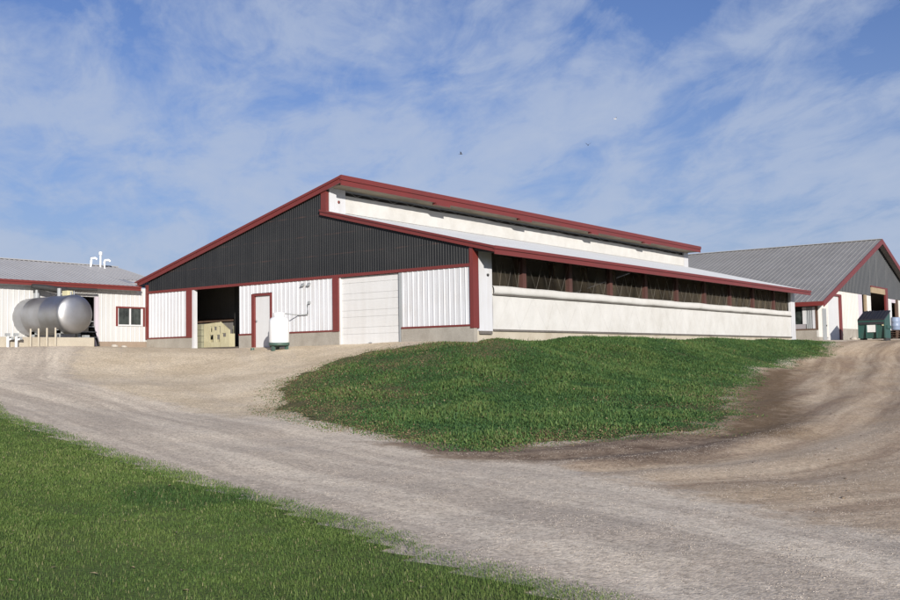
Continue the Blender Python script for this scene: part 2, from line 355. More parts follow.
def gravel_mat():
    m, nt, b = new_mat('gravel')
    A = lambda n: N(nt, 'ShaderNodeAttribute', attribute_name=n).outputs['Fac']
    tc = N(nt, 'ShaderNodeTexCoord').outputs['Object']
    def comb(a, b_, sa, sb):
        c = N(nt, 'ShaderNodeCombineXYZ')
        nt.links.new(math_(nt, 'MULTIPLY', a, sa), c.inputs[0]); nt.links.new(math_(nt, 'MULTIPLY', b_, sb), c.inputs[1]); return c.outputs[0]
    big = noise(nt, tc, .45, 5, .6); mid = noise(nt, tc, 2.3, 5, .65); fine = noise(nt, tc, 16, 4, .7)
    vor = N(nt, 'ShaderNodeTexVoronoi'); vor.inputs['Scale'].default_value = 32; nt.links.new(tc, vor.inputs['Vector'])
    vor2 = N(nt, 'ShaderNodeTexVoronoi'); vor2.inputs['Scale'].default_value = 11; vor2.inputs['Randomness'].default_value = 1; nt.links.new(tc, vor2.inputs['Vector'])
    lanes = noise(nt, comb(A('across'), A('along'), 1.1, .07), 1.0, 5, .62, .4)
    tl = noise(nt, comb(A('tacross'), A('talong'), 1.5, .09), 1.0, 5, .62, .3)
    road = mix(nt, ramp(nt, lanes, [(.42,(0,0,0)),(.58,(1,1,1))]), (.505,.435,.35), (.69,.605,.485))
    road = mix(nt, ramp(nt, mid, [(.45,(0,0,0)),(.75,(.55,)*3)]), road, (.55,.46,.365))
    apron = mix(nt, ramp(nt, big, [(.38,(0,0,0)),(.65,(1,1,1))]), (.55,.455,.325), (.68,.58,.435))
    apron = mix(nt, ramp(nt, lanes, [(.55,(0,0,0)),(.75,(.6,)*3)]), apron, (.48,.42,.355))
    dirt = mix(nt, ramp(nt, tl, [(.36,(0,0,0)),(.60,(1,1,1))]), (.32,.235,.165), (.56,.45,.325))
    dirt = mix(nt, ramp(nt, big, [(.45,(0,0,0)),(.72,(.55,)*3)]), dirt, (.40,.29,.18))
    soil = mix(nt, ramp(nt, mid, [(.38,(0,0,0)),(.66,(1,1,1))]), (.145,.10,.07), (.32,.245,.175))
    thr = lambda a, w=.5: ramp(nt, math_(nt, 'ADD', a, math_(nt, 'MULTIPLY', math_(nt, 'SUBTRACT', mid, .5), w)), [(.35,(0,0,0)),(.65,(1,1,1))])
    c = mix(nt, thr(A('apron'), .9), road, apron)
    c = mix(nt, thr(A('dirt'), .8), c, dirt)
    c = mix(nt, thr(A('soil'), .9), c, soil)
    c = mix(nt, ramp(nt, math_(nt, 'MULTIPLY', A('bankedge'), math_(nt, 'ADD', mid, .35)), [(.35,(0,0,0)),(.8,(.9,)*3)]), c, (.15,.10,.055))
    grass = mix(nt, ramp(nt, fine, [(.3,(0,0,0)),(.7,(1,1,1))]), (.035,.06,.015), (.07,.10,.03))
    g = thr(A('grassland'), .9)
    c = mix(nt, g, c, grass)
    sp = N(nt, 'ShaderNodeSeparateColor'); nt.links.new(vor.outputs['Color'], sp.inputs[0])
    st = ramp(nt, sp.outputs[0], [(0,(.62,.61,.60)),(.45,(.97,.97,.97)),(.85,(1.06,1.06,1.05)),(1,(1.2,1.19,1.18))])
    c = mix(nt, .85, c, st, 'MULTIPLY')
    sp2 = N(nt, 'ShaderNodeSeparateColor'); nt.links.new(vor2.outputs['Color'], sp2.inputs[0])
    c = mix(nt, .8, c, ramp(nt, sp2.outputs[1], [(0,(.88,)*3),(.5,(1,1,1)),(1,(1.1,)*3)]), 'MULTIPLY')
    c = mix(nt, 1.0, c, ramp(nt, fine, [(.25,(.88,.87,.86)),(.75,(1.12,1.12,1.11))]), 'MULTIPLY')
    nt.links.new(c, b.inputs['Base Color']); b.inputs['Roughness'].default_value = .95; b.inputs['Specular IOR Level'].default_value = .15
    h = math_(nt, 'ADD', math_(nt, 'MULTIPLY', vor.outputs['Distance'], -.35), math_(nt, 'MULTIPLY', fine, .8))
    h = math_(nt, 'ADD', h, math_(nt, 'MULTIPLY', math_(nt, 'ADD', tl, mid), .35))
    bump(nt, b, h, .32, .03)
    return m
go = bpy.data.objects.new('gravel_ground', ground_mesh()); COL.objects.link(go); go.data.materials.append(gravel_mat()); tag(go, 'grey and beige gravel driveway with brown dirt tracks', None, None, 'structure')

def sheet(name, poly, st, off, mat, edge=.25, seed=1, bounds=None, inset=.2):
    xs = [p[0] for p in poly]; ys = [p[1] for p in poly]
    x0, x1, y0, y1 = bounds or (min(xs), max(xs), min(ys), max(ys))
    gx = np.arange(x0, x1+st, st); gy = np.arange(y0, y1+st, st)
    X, Y = np.meshgrid(gx, gy); s = sdf(X, Y, poly)+edge*fbm(X, Y, 1.0, seed, 4)-inset
    ok = (s > 0)
    keep = ok[:-1,:-1] & ok[1:,:-1] & ok[:-1,1:] & ok[1:,1:]
    i = np.arange(X.size).reshape(X.shape)
    fc = np.stack([i[:-1,:-1], i[:-1,1:], i[1:,1:], i[1:,:-1]], -1)[keep]
    used = np.unique(fc); remap = np.zeros(X.size, np.int64); remap[used] = np.arange(len(used))
    Z = relief(X, Y)+np.minimum(off, .004+off*np.clip(s, 0, 1))
    co = np.stack([X, Y, Z], -1).reshape(-1, 3)[used]
    me = bpy.data.meshes.new(name); fast_mesh(me, co, remap[fc])
    me.polygons.foreach_set('use_smooth', np.ones(len(fc), bool))
    o = bpy.data.objects.new(name, me); COL.objects.link(o); me.materials.append(mat); return o
def turf_mat(name, a, b_, brown):
    m, nt, b = new_mat(name)
    tc = N(nt, 'ShaderNodeTexCoord').outputs['Object']
    n1 = noise(nt, tc, .8, 5, .6); n2 = noise(nt, tc, 22, 4, .7)
    c = mix(nt, ramp(nt, n1, [(.35,(0,0,0)),(.65,(1,1,1))]), a, b_)
    c = mix(nt, ramp(nt, n2, [(.45,(0,0,0)),(.7,(.8,)*3)]), c, brown)
    nt.links.new(c, b.inputs['Base Color']); b.inputs['Roughness'].default_value = 1; b.inputs['Specular IOR Level'].default_value = .1
    bump(nt, b, n2, .8, .05); return m
lawn = sheet('lawn', LAWN, .22, .022, turf_mat('lawn_turf', (.085,.135,.036), (.115,.165,.046), (.13,.13,.055)), .14, 4, (-30, 44, -46, 0), .16)
tag(lawn, 'mown green lawn sloping down beside the gravel road', None, None, 'structure')
bank = sheet('grass_bank', BANK, .2, .05, turf_mat('bank_turf', (.065,.085,.035), (.10,.095,.045), (.16,.125,.075)), .6, 14, None, .48)
tag(bank, 'rough weedy grass bank rising to the long barn wall', None, None, 'structure')

# grass and leaves: real blades, one object for each kind of ground cover
EYE = np.array([19.3964, -26.9141]); FWD = np.array([-.6029, .7978])
def frustum(x, y, half=.60):
    dx = x-EYE[0]; dy = y-EYE[1]; f = dx*FWD[0]+dy*FWD[1]; r = dx*FWD[1]-dy*FWD[0]
    return (f > 4.5) & (np.abs(r) < half*f+1.5), f
def blades(name, P, Zr, length, width, lean, tint, mat, bend=.5, leaf=False):
    n = len(P); az = RNG.uniform(0, 2*PI, n); ln = length; w = width
    d = np.stack([np.cos(az), np.sin(az), np.zeros(n)], -1); s = np.stack([-np.sin(az), np.cos(az), np.zeros(n)], -1)
    up = np.array([0,0,1.0]); base = np.concatenate([P, Zr[:,None]], -1)
    mid = base+(up*np.cos(lean*.5)[:,None]+d*np.sin(lean*.5)[:,None])*(ln*.55)[:,None]
    tip = mid+(up*np.cos(lean*(1+bend))[:,None]+d*np.sin(lean*(1+bend))[:,None])*(ln*.45)[:,None]
    hw = (w*.5)[:,None]
    if leaf: v = np.stack([base-s*hw*.25, base+s*hw*.25, mid+s*hw, mid-s*hw, tip], 1)
    else: v = np.stack([base-s*hw, base+s*hw, mid+s*hw*.8, mid-s*hw*.8, tip], 1)
    co = v.reshape(-1, 3); o5 = np.arange(n)[:,None]*5
    tri = np.concatenate([o5+np.array([[0,1,2]]), o5+np.array([[0,2,3]]), o5+np.array([[3,2,4]])], 0)
    me = bpy.data.meshes.new(name); fast_mesh(me, co, tri)
    a = me.attributes.new('tint', 'FLOAT', 'POINT'); a.data.foreach_set('value', np.repeat(tint, 5).astype(np.float32))
    o = bpy.data.objects.new(name, me); COL.objects.link(o); me.materials.append(mat); return o
def blade_mat(name, stops):
    m, nt, b = new_mat(name)
    t = N(nt, 'ShaderNodeAttribute', attribute_name='tint').outputs['Fac']
    c = ramp(nt, t, stops); nt.links.new(c, b.inputs['Base Color'])
    b.inputs['Roughness'].default_value = .6; b.inputs['Specular IOR Level'].default_value = .25
    tl = N(nt, 'ShaderNodeBsdfTranslucent'); nt.links.new(c, tl.inputs['Color'])
    mx = N(nt, 'ShaderNodeMixShader'); mx.inputs[0].default_value = .3
    nt.links.new(b.outputs[0], mx.inputs[1]); nt.links.new(tl.outputs[0], mx.inputs[2])
    nt.links.new(mx.outputs[0], nt.nodes['Material Output'].inputs['Surface']); return m
def scatter(poly, n, x0, x1, y0, y1):
    x = RNG.uniform(x0, x1, n); y = RNG.uniform(y0, y1, n)
    ok, f = frustum(x, y); x, y, f = x[ok], y[ok], f[ok]
    s = sdf(x, y, poly)
    return x, y, f, s
# mown lawn
x, y, f, s = scatter(LAWN, 4200000, -12, 22, -34, -10)
s = s+.14*fbm(x, y, 1.0, 4, 4)+.12
p = np.clip(10.5/f, .25, 1)**1.1*np.clip(.55+.6*fbm(x, y, 1.7, 30, 3), .15, 1)*np.clip(s/.25+.25, 0, 1)
k = RNG.random(len(x)) < p
x, y, f, s = x[k], y[k], f[k], s[k]; n = len(x)
clump = fbm(x, y, .55, 40, 4); fine_ = fbm(x, y, 3, 44, 2)
dark = np.clip((fbm(x*1.0, y*1.0, .42, 52, 2)-.38)*5, 0, 1)
tint = np.clip(.45+.32*clump+.22*fine_+RNG.normal(0, .13, n)-.38*dark, 0, 1); tint[RNG.random(n) < .035] = 1.0
ln = (.026+.022*RNG.random(n))*(1+.35*clump+.5*dark)*np.clip(.6+s, .6, 1)
lawng = blades('mown_grass', np.stack([x, y], -1), relief(x, y)+.022, ln, .0038*np.clip(f/8, 1, 3.2)*RNG.uniform(.7, 1.3, n), RNG.uniform(.25, 1.35, n), tint,
    blade_mat('lawn_blades', [(0,(.052,.108,.030)),(.35,(.105,.172,.042)),(.65,(.150,.215,.056)),(.9,(.20,.245,.08)),(1,(.34,.32,.16))]))
tag(lawng, 'short mown green grass of the foreground lawn', 'grass', None, 'stuff')
# rough bank
x, y, f, s = scatter(BANK, 1900000, -4, 13, -15, 35)
ed = fbm(x, y, 1.0, 14, 4); s2 = s+.6*ed+.35
left = np.clip((4.5-x-.25*y)/6, 0, 1)*np.clip((6-y)/6, 0, 1)          # the trodden drier end by the doors
low = np.clip(1-s/2.6, 0, 1)
dry = np.clip(low*np.clip((8-y)/8, .25, 1)*.9+left*.55+.8*fbm(x, y, .7, 60, 3)-.12, 0, 1)
p = np.clip(s2/1.3, 0, 1)*np.clip(1.0-.35*dry+.35*fbm(x, y, 1.4, 66, 3), .12, 1)*np.clip(.55+14/f*.45, .4, 1)
k = (RNG.random(len(x)) < p) & (s2 > 0) & ~((x < .04) & (y > -.03))
x, y, f, dry, s_ = x[k], y[k], f[k], dry[k], s[k]; n = len(x)
clump = fbm(x, y, .9, 70, 4)
tint = np.clip(.42+.42*clump+RNG.normal(0, .15, n), 0, .78); isd = RNG.random(n) < dry*.62; tint = np.where(isd, RNG.uniform(.82, 1, n), tint)
ln = np.where(isd, .055, .08)*RNG.uniform(.5, 1.4, n)*(1+.9*clump)*np.clip(1-.5*dry, .45, 1)*np.clip(.45+.4*s_, .45, 1)*np.where(RNG.random(n) < .03, 1.9, 1)
bg = blades('rough_grass', np.stack([x, y], -1), relief(x, y)+.042*np.clip(s_-.3, 0, 1), ln, RNG.uniform(.014, .034, n), RNG.uniform(.2, 1.35, n), tint,
    blade_mat('weed_leaves', [(0,(.030,.082,.030)),(.4,(.068,.138,.042)),(.7,(.130,.200,.058)),(.8,(.17,.19,.075)),(.86,(.19,.12,.07)),(1,(.31,.24,.14))]), leaf=True)
tag(bg, 'dark green weeds and clover covering the bank', 'weeds', None, 'stuff')
# pale leaf litter and clover heads on the grass
def flecks(name, poly, n, bnd, size, lift, mat, label, cat):
    x, y, f, s = scatter(poly, n, *bnd); k = (s > .3) & ~((x < .05) & (y > -.03)); x, y = x[k], y[k]; n = len(x)
    sz = size*RNG.uniform(.5, 1.6, n); az = RNG.uniform(0, 2*PI, n); z = relief(x, y)+lift*RNG.uniform(.7, 1.2, n)
    c, s_ = np.cos(az)*sz, np.sin(az)*sz
    v = np.stack([np.stack([x-c, y-s_, z+RNG.normal(0, .25, n)*sz], -1), np.stack([x+s_*.5, y-c*.5, z+.3*sz], -1), np.stack([x+c, y+s_, z+RNG.normal(0, .25, n)*sz], -1), np.stack([x-s_*.5, y+c*.5, z+.3*sz], -1)], 1).reshape(-1, 3)
    me = bpy.data.meshes.new(name); i = np.arange(n)[:,None]*4
    fast_mesh(me, v, np.concatenate([i+np.array([[0,1,2]]), i+np.array([[0,2,3]])], 0))
    o = bpy.data.objects.new(name, me); COL.objects.link(o); me.materials.append(mat); tag(o, label, cat, None, 'stuff')
LEAF = worn('dead_leaf', (.42,.34,.20), (.22,.15,.08), .8, amount=.8, streak=(3,3,3), fine=.2)
flecks('fallen_leaf_litter', LAWN, 1500, (-12,22,-34,-10), .022, .05, LEAF, 'scattered pale fallen leaves lying on the mown lawn', 'leaves')
flecks('bank_leaf_litter', BANK, 1400, (-4,13,-15,35), .035, .12, LEAF, 'scattered pale dry leaves among the weeds of the bank', 'leaves')
# loose stones and clods on the gravel
def stones(name, n, bnd, cond, size, mat, label):
    x, y, f, s = scatter(LAWN, n, *bnd); k = cond(x, y, s); x, y = x[k], y[k]; n = len(x)
    r = size*RNG.uniform(.4, 1.0, n)**2+size*.25
    base = np.array([[1,0,0],[-.5,.87,0],[-.5,-.87,0],[.35,.5,.7],[-.6,.05,.6],[.3,-.5,.75]])
    v = base[None]*r[:,None,None]*RNG.uniform(.7, 1.25, (n,6,1))*np.array([1,1,.55]); a = RNG.uniform(0, 2*PI, n); c, s_ = np.cos(a)[:,None], np.sin(a)[:,None]
    v = np.stack([v[...,0]*c-v[...,1]*s_, v[...,0]*s_+v[...,1]*c, v[...,2]], -1)+np.stack([x, y, relief(x, y)-.002], -1)[:,None,:]
    f0 = np.array([[0,1,3],[1,2,4],[2,0,5],[1,4,3],[2,5,4],[0,3,5],[3,4,5]]); i = np.arange(n)[:,None]*6
    me = bpy.data.meshes.new(name); fast_mesh(me, v.reshape(-1, 3), np.concatenate([i+q[None] for q in f0], 0))
    o = bpy.data.objects.new(name, me); COL.objects.link(o); me.materials.append(mat); tag(o, label, 'gravel', None, 'stuff')
def pebble_mat(name, a, b_):
    m, nt, b = new_mat(name); g = N(nt, 'ShaderNodeNewGeometry')
    nt.links.new(ramp(nt, g.outputs['Random Per Island'], [(0, a), (1, b_)]), b.inputs['Base Color']); b.inputs['Roughness'].default_value = .9; return m
stones('loose_gravel', 26000, (-14,22,-24,-2), lambda x, y, s: (s < -.05) & (sdf(x, y, BANK) < -.1), .010, pebble_mat('pebbles', (.20,.17,.14), (.40,.35,.29)), 'loose pale gravel stones scattered over the driveway')
stones('fine_gravel', 900000, (-6,21,-23,-6), lambda x, y, s: (s < -.04) & (sdf(x, y, BANK) < -.3) & (RNG.random(len(x)) < np.clip(1.25-np.hypot(x-EYE[0], y-EYE[1])/20, 0, .8)*.55), .0085, pebble_mat('small_pebbles', (.24,.20,.165), (.56,.50,.43)), 'fine beige and grey gravel grains of the near road')
stones('dirt_clods', 1500, (5,20,-17,36), lambda x, y, s: (sdf(x, y, DIRT) > .2), .028, pebble_mat('clods', (.07,.05,.035), (.22,.165,.115)), 'brown dirt clods scattered along the muddy track')

# ------------------------------------------------------------------ main barn
def zL(x): return 5.74-.257*(-5.85-x)
def zR(x): return 2.56+.254*(1-x)
barn = thing('cattle_barn', (-8.85, 0, -.55), 'long barn with red trim, charcoal gable over white steel siding and an open curtain side', 'barn')
M_ = MAT
def front_panel(x0, x1, z0, zt, mat, name, **kw):
    m = MB()
    m.ribbed((x0, 0, 0), (1,0,0), lambda q: (0,0,z0), lambda q: (0,0,zt(x0+q)), (0,-1,0), x1-x0, start=.06, **kw)
    n = 12; xs = [x0+(x1-x0)*i/n for i in range(n+1)]
    for a, b in zip(xs[:-1], xs[1:]):
        m.hexa([(a,.012,z0),(b,.012,z0),(b,.12,z0),(a,.12,z0),(a,.012,zt(a)),(b,.012,zt(b)),(b,.12,zt(b)),(a,.12,zt(a))])
    return m.build(name, mat, barn)
def black_steel():
    m = M_['black']; nt = m.node_tree; b = nt.nodes['Principled BSDF']; src = b.inputs['Base Color'].links[0].from_socket
    tc = N(nt, 'ShaderNodeTexCoord').outputs['Object']; sp = N(nt, 'ShaderNodeSeparateXYZ'); nt.links.new(tc, sp.inputs[0])
    t = math_(nt, 'FRACT', math_(nt, 'DIVIDE', math_(nt, 'ADD', sp.outputs[2], .1), .78))
    row = math_(nt, 'LESS_THAN', math_(nt, 'ABSOLUTE', math_(nt, 'SUBTRACT', t, .5)), .03)
    f = math_(nt, 'MULTIPLY', row, ramp(nt, noise(nt, mapping(nt, tc, (.8,1,6)), 2.5, 4, .6), [(.45,(0,0,0)),(.7,(.5,)*3)]))
    nt.links.new(mix(nt, f, src, (.085,.045,.035)), b.inputs['Base Color']); return m
BLK = black_steel()
# charcoal gable siding in two slopes
m = MB()
for x0, x1, zt in ((-17.62, -6.95, lambda x: zL(x)-.08), (-6.95, 0.0, lambda x: zR(x)-.08)):
    m.ribbed((x0,0,0), (1,0,0), lambda q: (0,0,2.07), lambda q, x0=x0, zt=zt: (0,0,zt(x0+q)), (0,-1,0), x1-x0, pitch=.1143, h=.011, wb=.055, wt=.024, minor=False, start=.03)
    m.hexa([(x0,.012,2.0),(x1,.012,2.0),(x1,.12,2.0),(x0,.12,2.0),(x0,.012,zt(x0)),(x1,.012,zt(x1)),(x1,.12,zt(x1)),(x0,.12,zt(x0))])
m.build('gable_siding', BLK, barn)
for x0, x1 in ((-17.6, -14.95), (-11.64, -10.86), (-9.72, -6.38), (-3.08, -.06)):
    front_panel(x0, x1, .02, lambda x: 1.98, M_['white'], 'siding_panel')
front_panel(-10.86, -9.72, 1.62, lambda x: 1.98, M_['white'], 'siding_panel')
# foundation
for x0, x1 in ((-17.72, -14.46), (-11.64, -10.87), (-9.71, -6.10), (-3.10, .06)): MB().box(x0, x1, -.03, .16, -1.3, -.02).build('foundation', M_['concrete'], barn)
MB().box(-.16, .02, .161, 33.0, -1.3, -.19).build('side_foundation', M_['limed'], barn)
# red trims
m = MB(); m.box(-17.64, -.03, -.05, .011, 1.97, 2.075); m.build('band_trim', M_['red'], barn)
for x0, x1 in ((-17.64, -14.96), (-11.64, -10.88), (-9.70, -6.39), (-3.08, -.07)):
    MB().box(x0, x1, -.05, .011, -.035, .028).build('base_trim', M_['red'], barn)
MB().box(-17.78, -17.642, -.055, .10, -.04, 2.36).build('corner_trim', M_['red'], barn)
m = MB(); m.box(-.068, .075, -.06, .27, -.10, 2.74); m.build('corner_trim', M_['red'], barn)
MB().box(-14.95, -14.585, -.07, .13, -.04, 1.968).build('door_jamb', M_['red'], barn)
MB().box(-14.583, -14.45, -.035, .13, -.5, 1.968).build('door_jamb', M_['white'], barn)['label'] = 'white inner jamb of the open doorway'
MB().box(-6.38, -6.10, -.07, .13, -.04, 1.968).build('door_jamb', M_['red'], barn)
MB().box(-6.098, -6.04, .0, .13, -.56, 1.968).build('door_jamb', M_['ohdoor'], barn)['label'] = 'thin white jamb of the sectional door'
MB().box(-3.20, -3.082, -.01, .20, -.56, 1.968).build('door_jamb', M_['greymetal'], barn)['label'] = 'right jamb of the sectional door, its shaded return painted grey'  # shade on the right-hand return is put into this grey colour
# rakes
def rake(xa, xb, zf, h, name='rake_trim'):
    o = None
    m = MB()
    m.prism([(xa,-.07,zf(xa)+.012-h),(xb,-.07,zf(xb)+.012-h),(xb,-.07,zf(xb)+.012),(xa,-.07,zf(xa)+.012)], (0,-.06,0))
    m.prism([(xa,-.132,zf(xa)+.022-h*.38),(xb,-.132,zf(xb)+.022-h*.38),(xb,-.132,zf(xb)+.022),(xa,-.132,zf(xa)+.022)], (0,-.035,0))
    return m.build(name, M_['red'], barn)
rake(-18.88, -5.84, zL, .25)
rake(-6.95, 1.03, zR, .20)
MB().box(-6.95, -6.69, -.066, .10, zR(-6.8)-.12, zL(-6.8)-.22).build('clerestory_trim', M_['red'], barn)
# roofs
m = MB(); m.prism([(-18.85,-.066,zL(-18.85)-.06),(-5.83,-.066,zL(-5.83)-.06),(-5.83,-.066,zL(-5.83)),(-18.85,-.066,zL(-18.85))], (0,33.05,0))
sl = Vector((13.02,0,13.02*.257)); nn = Vector((-.257,0,1)).normalized()
m.ribbed((-18.85,-.06,zL(-18.85)+.003), (0,1,0), lambda q: (0,0,0), lambda q: tuple(sl), tuple(nn), 32.98, minor=False)
m.build('upper_roof', M_['galv_light'], barn)
m = MB(); m.prism([(-6.7,-.066,zR(-6.7)-.06),(1.0,-.066,zR(1.0)-.06),(1.0,-.066,zR(1.0)),(-6.7,-.066,zR(-6.7))], (0,32.82,0))
sl2 = Vector((-7.7,0,7.7*.254)); n2 = Vector((.254,0,1)).normalized()
m.ribbed((1.0,-.06,zR(1.0)+.003), (0,1,0), lambda q: (0,0,0), lambda q: tuple(sl2), tuple(n2), 32.8, minor=False, h=.018)
m.build('lower_roof', M_['galv_light'], barn)
# eave fascia on the open side
m = MB(); m.box(1.002, 1.035, -.125, 32.78, 2.30, 2.50); m.box(1.002, 1.075, -.165, 32.80, 2.47, 2.575); m.build('fascia', M_['red'], barn)
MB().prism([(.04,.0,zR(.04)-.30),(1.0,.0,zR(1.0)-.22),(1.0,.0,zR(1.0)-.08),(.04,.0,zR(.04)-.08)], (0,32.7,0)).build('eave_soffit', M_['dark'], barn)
# end wall of the eave (rake return)
# clerestory
m = MB(); m.box(-5.86, -5.815, -.128, 32.98, 5.40, 5.62); m.box(-5.86, -5.775, -.165, 33.0, 5.595, 5.775); 
cf = m.build('clerestory_fascia', M_['red'], barn)
for yy, ln, dz in ((5.6, .95, 0), (12.0, 1.0, .01), (18.8, .75, 0), (25.0, .8, .01)):
    m = MB(); m.hexa([(-6.02,yy,5.33+dz),(-5.80,yy+.04,5.31+dz),(-5.80,yy+ln,5.30+dz),(-6.02,yy+ln,5.33+dz),(-6.02,yy,5.415),(-5.80,yy,5.399),(-5.80,yy+ln,5.399),(-6.02,yy+ln,5.415)])
    m.build('trim_flap', M_['red'], cf)
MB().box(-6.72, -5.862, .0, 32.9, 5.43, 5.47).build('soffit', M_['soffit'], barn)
MB().box(-6.98, -6.92, .15, 32.9, 4.3, 5.6).build('clerestory_shade_board', M_['dark'], barn)  # dark sheet added for the unlit space behind the open band
m = MB(); m.box(-6.78, -6.67, .12, 1.0, zR(-6.7)+.01, 5.428); ce = m.build('clerestory_end_panel', M_['white'], barn)
MB().lathe([(.0,.02),(.06,.02),(.06,-.01)], (-6.67, .62, 4.93), 'x', 12).build('winch_knob', M_['red'], ce)
MB().box(-6.78, -6.67, 32.35, 32.98, zR(-6.7)+.01, 5.428).build('clerestory_end_panel', M_['white'], barn)
def cloth(x, y0, y1, z0, z1, name, amp, belly, parent, nz=10, seed=0, step=.12):
    """hanging curtain facing +X with folds, sag and thickness"""
    ys = np.arange(y0, y1+step*.5, step); zs = np.linspace(z0, z1, nz)
    Y, Z = np.meshgrid(ys, zs); t = (Z-z0)/(z1-z0)
    Xo = x+belly*np.sin(t*PI)+amp*(fbm(Y, Z*1.5, .9, seed, 4)+.6*np.sin(Y*2*PI/.82+2*vnoise(Y, Z*0, .3, seed)))
    ztop = Z+t*.03*np.asarray(vnoise(Y, Y*0, .6, seed+5))
    i = np.arange(Y.size).reshape(Y.shape); m = MB()
    m.add(np.stack([Xo, Y, ztop], -1).reshape(-1, 3).tolist(), np.stack([i[:-1,:-1], i[:-1,1:], i[1:,1:], i[1:,:-1]], -1).reshape(-1, 4).tolist(), True)
    m.box(x-.05, x-.03, y0, y1, z0, z1)
    return m.build(name, M_['cream'], parent)
cc = cloth(-6.69, 1.0, 32.34, zR(-6.7)+.03, 5.24, 'clerestory_curtain', .008, .02, barn, 8, 3)
MB().tube([(-6.645, 1.05+.55*k, 5.235 if k % 2 else 5.425) for k in range(57)], .005, 4).build('curtain_cord', M_['cord'], barn)
# open side wall
MB().box(-.10, .06, .273, 1.08, -.19, 2.66).build('end_panel', M_['white'], barn)
ep = MB().lathe([(.0,.05),(.045,.05),(.045,0)], (.06, .80, 1.72), 'x', 10).build('winch_knob', M_['blackpipe'], barn)
MB().box(.0, .10, .30, 1.0, -.30, -.192).build('panel_foot', M_['greywood'], barn)
MB().box(-.10, .06, 32.12, 32.82, -.30, 2.66).build('end_panel', M_['white'], barn)
cloth(.025, 1.13, 32.1, -.12, 1.09, 'wall_curtain', .006, .012, barn, 10, 11)
# rolled curtain on the sill
ys = np.arange(1.13, 32.11, .16); m = MB(); sec = [(.0,1.09),(.055,1.10),(.085,1.17),(.08,1.27),(.045,1.355),(-.03,1.385)]; rings = []
for y_ in ys:
    w_ = .022*float(fbm(np.array(y_), np.array(0.), .8, 5, 3)); sag = .02*math.sin((y_-1.13)*2*PI/3.3)
    rings.append([(x_*(1+w_*6)+.03, y_, z_+w_+sag*(z_-1.0)) for x_, z_ in sec])
vs = [p for r in rings for p in r]; k_ = len(sec)
m.add(vs, [(i*k_+j, (i+1)*k_+j, (i+1)*k_+j+1, i*k_+j+1) for i in range(len(rings)-1) for j in range(k_-1)], True)
m.box(-.06, .0, 1.13, 32.1, 1.08, 1.36)
m.build('rolled_curtain', M_['cream'], barn)
MB().box(.0, .075, 1.13, 32.1, -.19, -.125).build('kick_board', M_['greywood'], barn)
MB().box(.03, .10, 1.13, 32.1, 1.055, 1.088).build('sill_shade_strip', M_['greywood'], barn)  # dark strip added as the shadow below the rolled curtain
MB().tube([(.047, 1.3+k*.8+.13*math.sin(k*2.1), 1.04 if k % 2 else -.10) for k in range(39)], .0014, 4).build('curtain_rope', M_['cord'], barn)
POSTS = [3.25, 6.55, 9.85, 13.1, 16.35, 19.6, 22.9, 26.2, 29.5]
for k, y_ in enumerate(POSTS):
    MB().box(-.20, -.012, y_-.12, y_+.12, 1.0, 2.72).build('window_post', M_['postred'], barn)
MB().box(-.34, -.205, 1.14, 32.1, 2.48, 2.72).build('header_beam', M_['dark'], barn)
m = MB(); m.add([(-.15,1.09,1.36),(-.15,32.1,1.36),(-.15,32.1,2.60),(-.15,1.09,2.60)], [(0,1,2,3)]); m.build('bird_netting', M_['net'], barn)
ed = [1.13]+POSTS+[32.1]
for a, b in zip(ed[:-1], ed[1:]):
    L_ = (b-a-.5)/6; pth = []
    for j in range(7): pth += [(-.02, a+.25+L_*j+(.06*math.sin(5*j+a)), 1.37 if j % 2 else 2.30+.1*math.sin(3*j+a))]
    MB().tube(pth, .0055, 4).build('window_strap', M_['strap'], barn)
# interior seen through the openings
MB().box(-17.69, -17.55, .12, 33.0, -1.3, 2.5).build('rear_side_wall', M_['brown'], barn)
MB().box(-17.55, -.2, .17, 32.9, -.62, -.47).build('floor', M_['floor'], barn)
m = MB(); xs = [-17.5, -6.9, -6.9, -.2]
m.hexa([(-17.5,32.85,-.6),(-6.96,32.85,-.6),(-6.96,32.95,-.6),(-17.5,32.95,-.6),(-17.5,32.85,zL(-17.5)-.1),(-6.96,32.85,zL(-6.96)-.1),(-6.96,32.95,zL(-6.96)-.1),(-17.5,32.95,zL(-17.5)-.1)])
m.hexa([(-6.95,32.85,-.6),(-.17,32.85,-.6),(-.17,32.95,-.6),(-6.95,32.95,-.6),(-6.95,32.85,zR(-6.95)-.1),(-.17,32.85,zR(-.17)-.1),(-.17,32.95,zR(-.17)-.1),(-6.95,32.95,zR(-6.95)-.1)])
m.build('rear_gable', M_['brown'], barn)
for k in range(9):
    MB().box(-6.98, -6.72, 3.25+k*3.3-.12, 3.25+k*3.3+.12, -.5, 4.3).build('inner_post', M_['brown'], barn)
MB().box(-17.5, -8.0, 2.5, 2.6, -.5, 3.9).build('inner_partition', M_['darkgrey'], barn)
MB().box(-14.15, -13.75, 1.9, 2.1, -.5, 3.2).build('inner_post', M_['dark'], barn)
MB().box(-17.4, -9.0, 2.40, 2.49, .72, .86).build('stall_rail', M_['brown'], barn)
MB().box(-14.6, -13.0, 2.2, 2.3, -.5, .5).build('stall_panel', M_['palegreen'], barn)
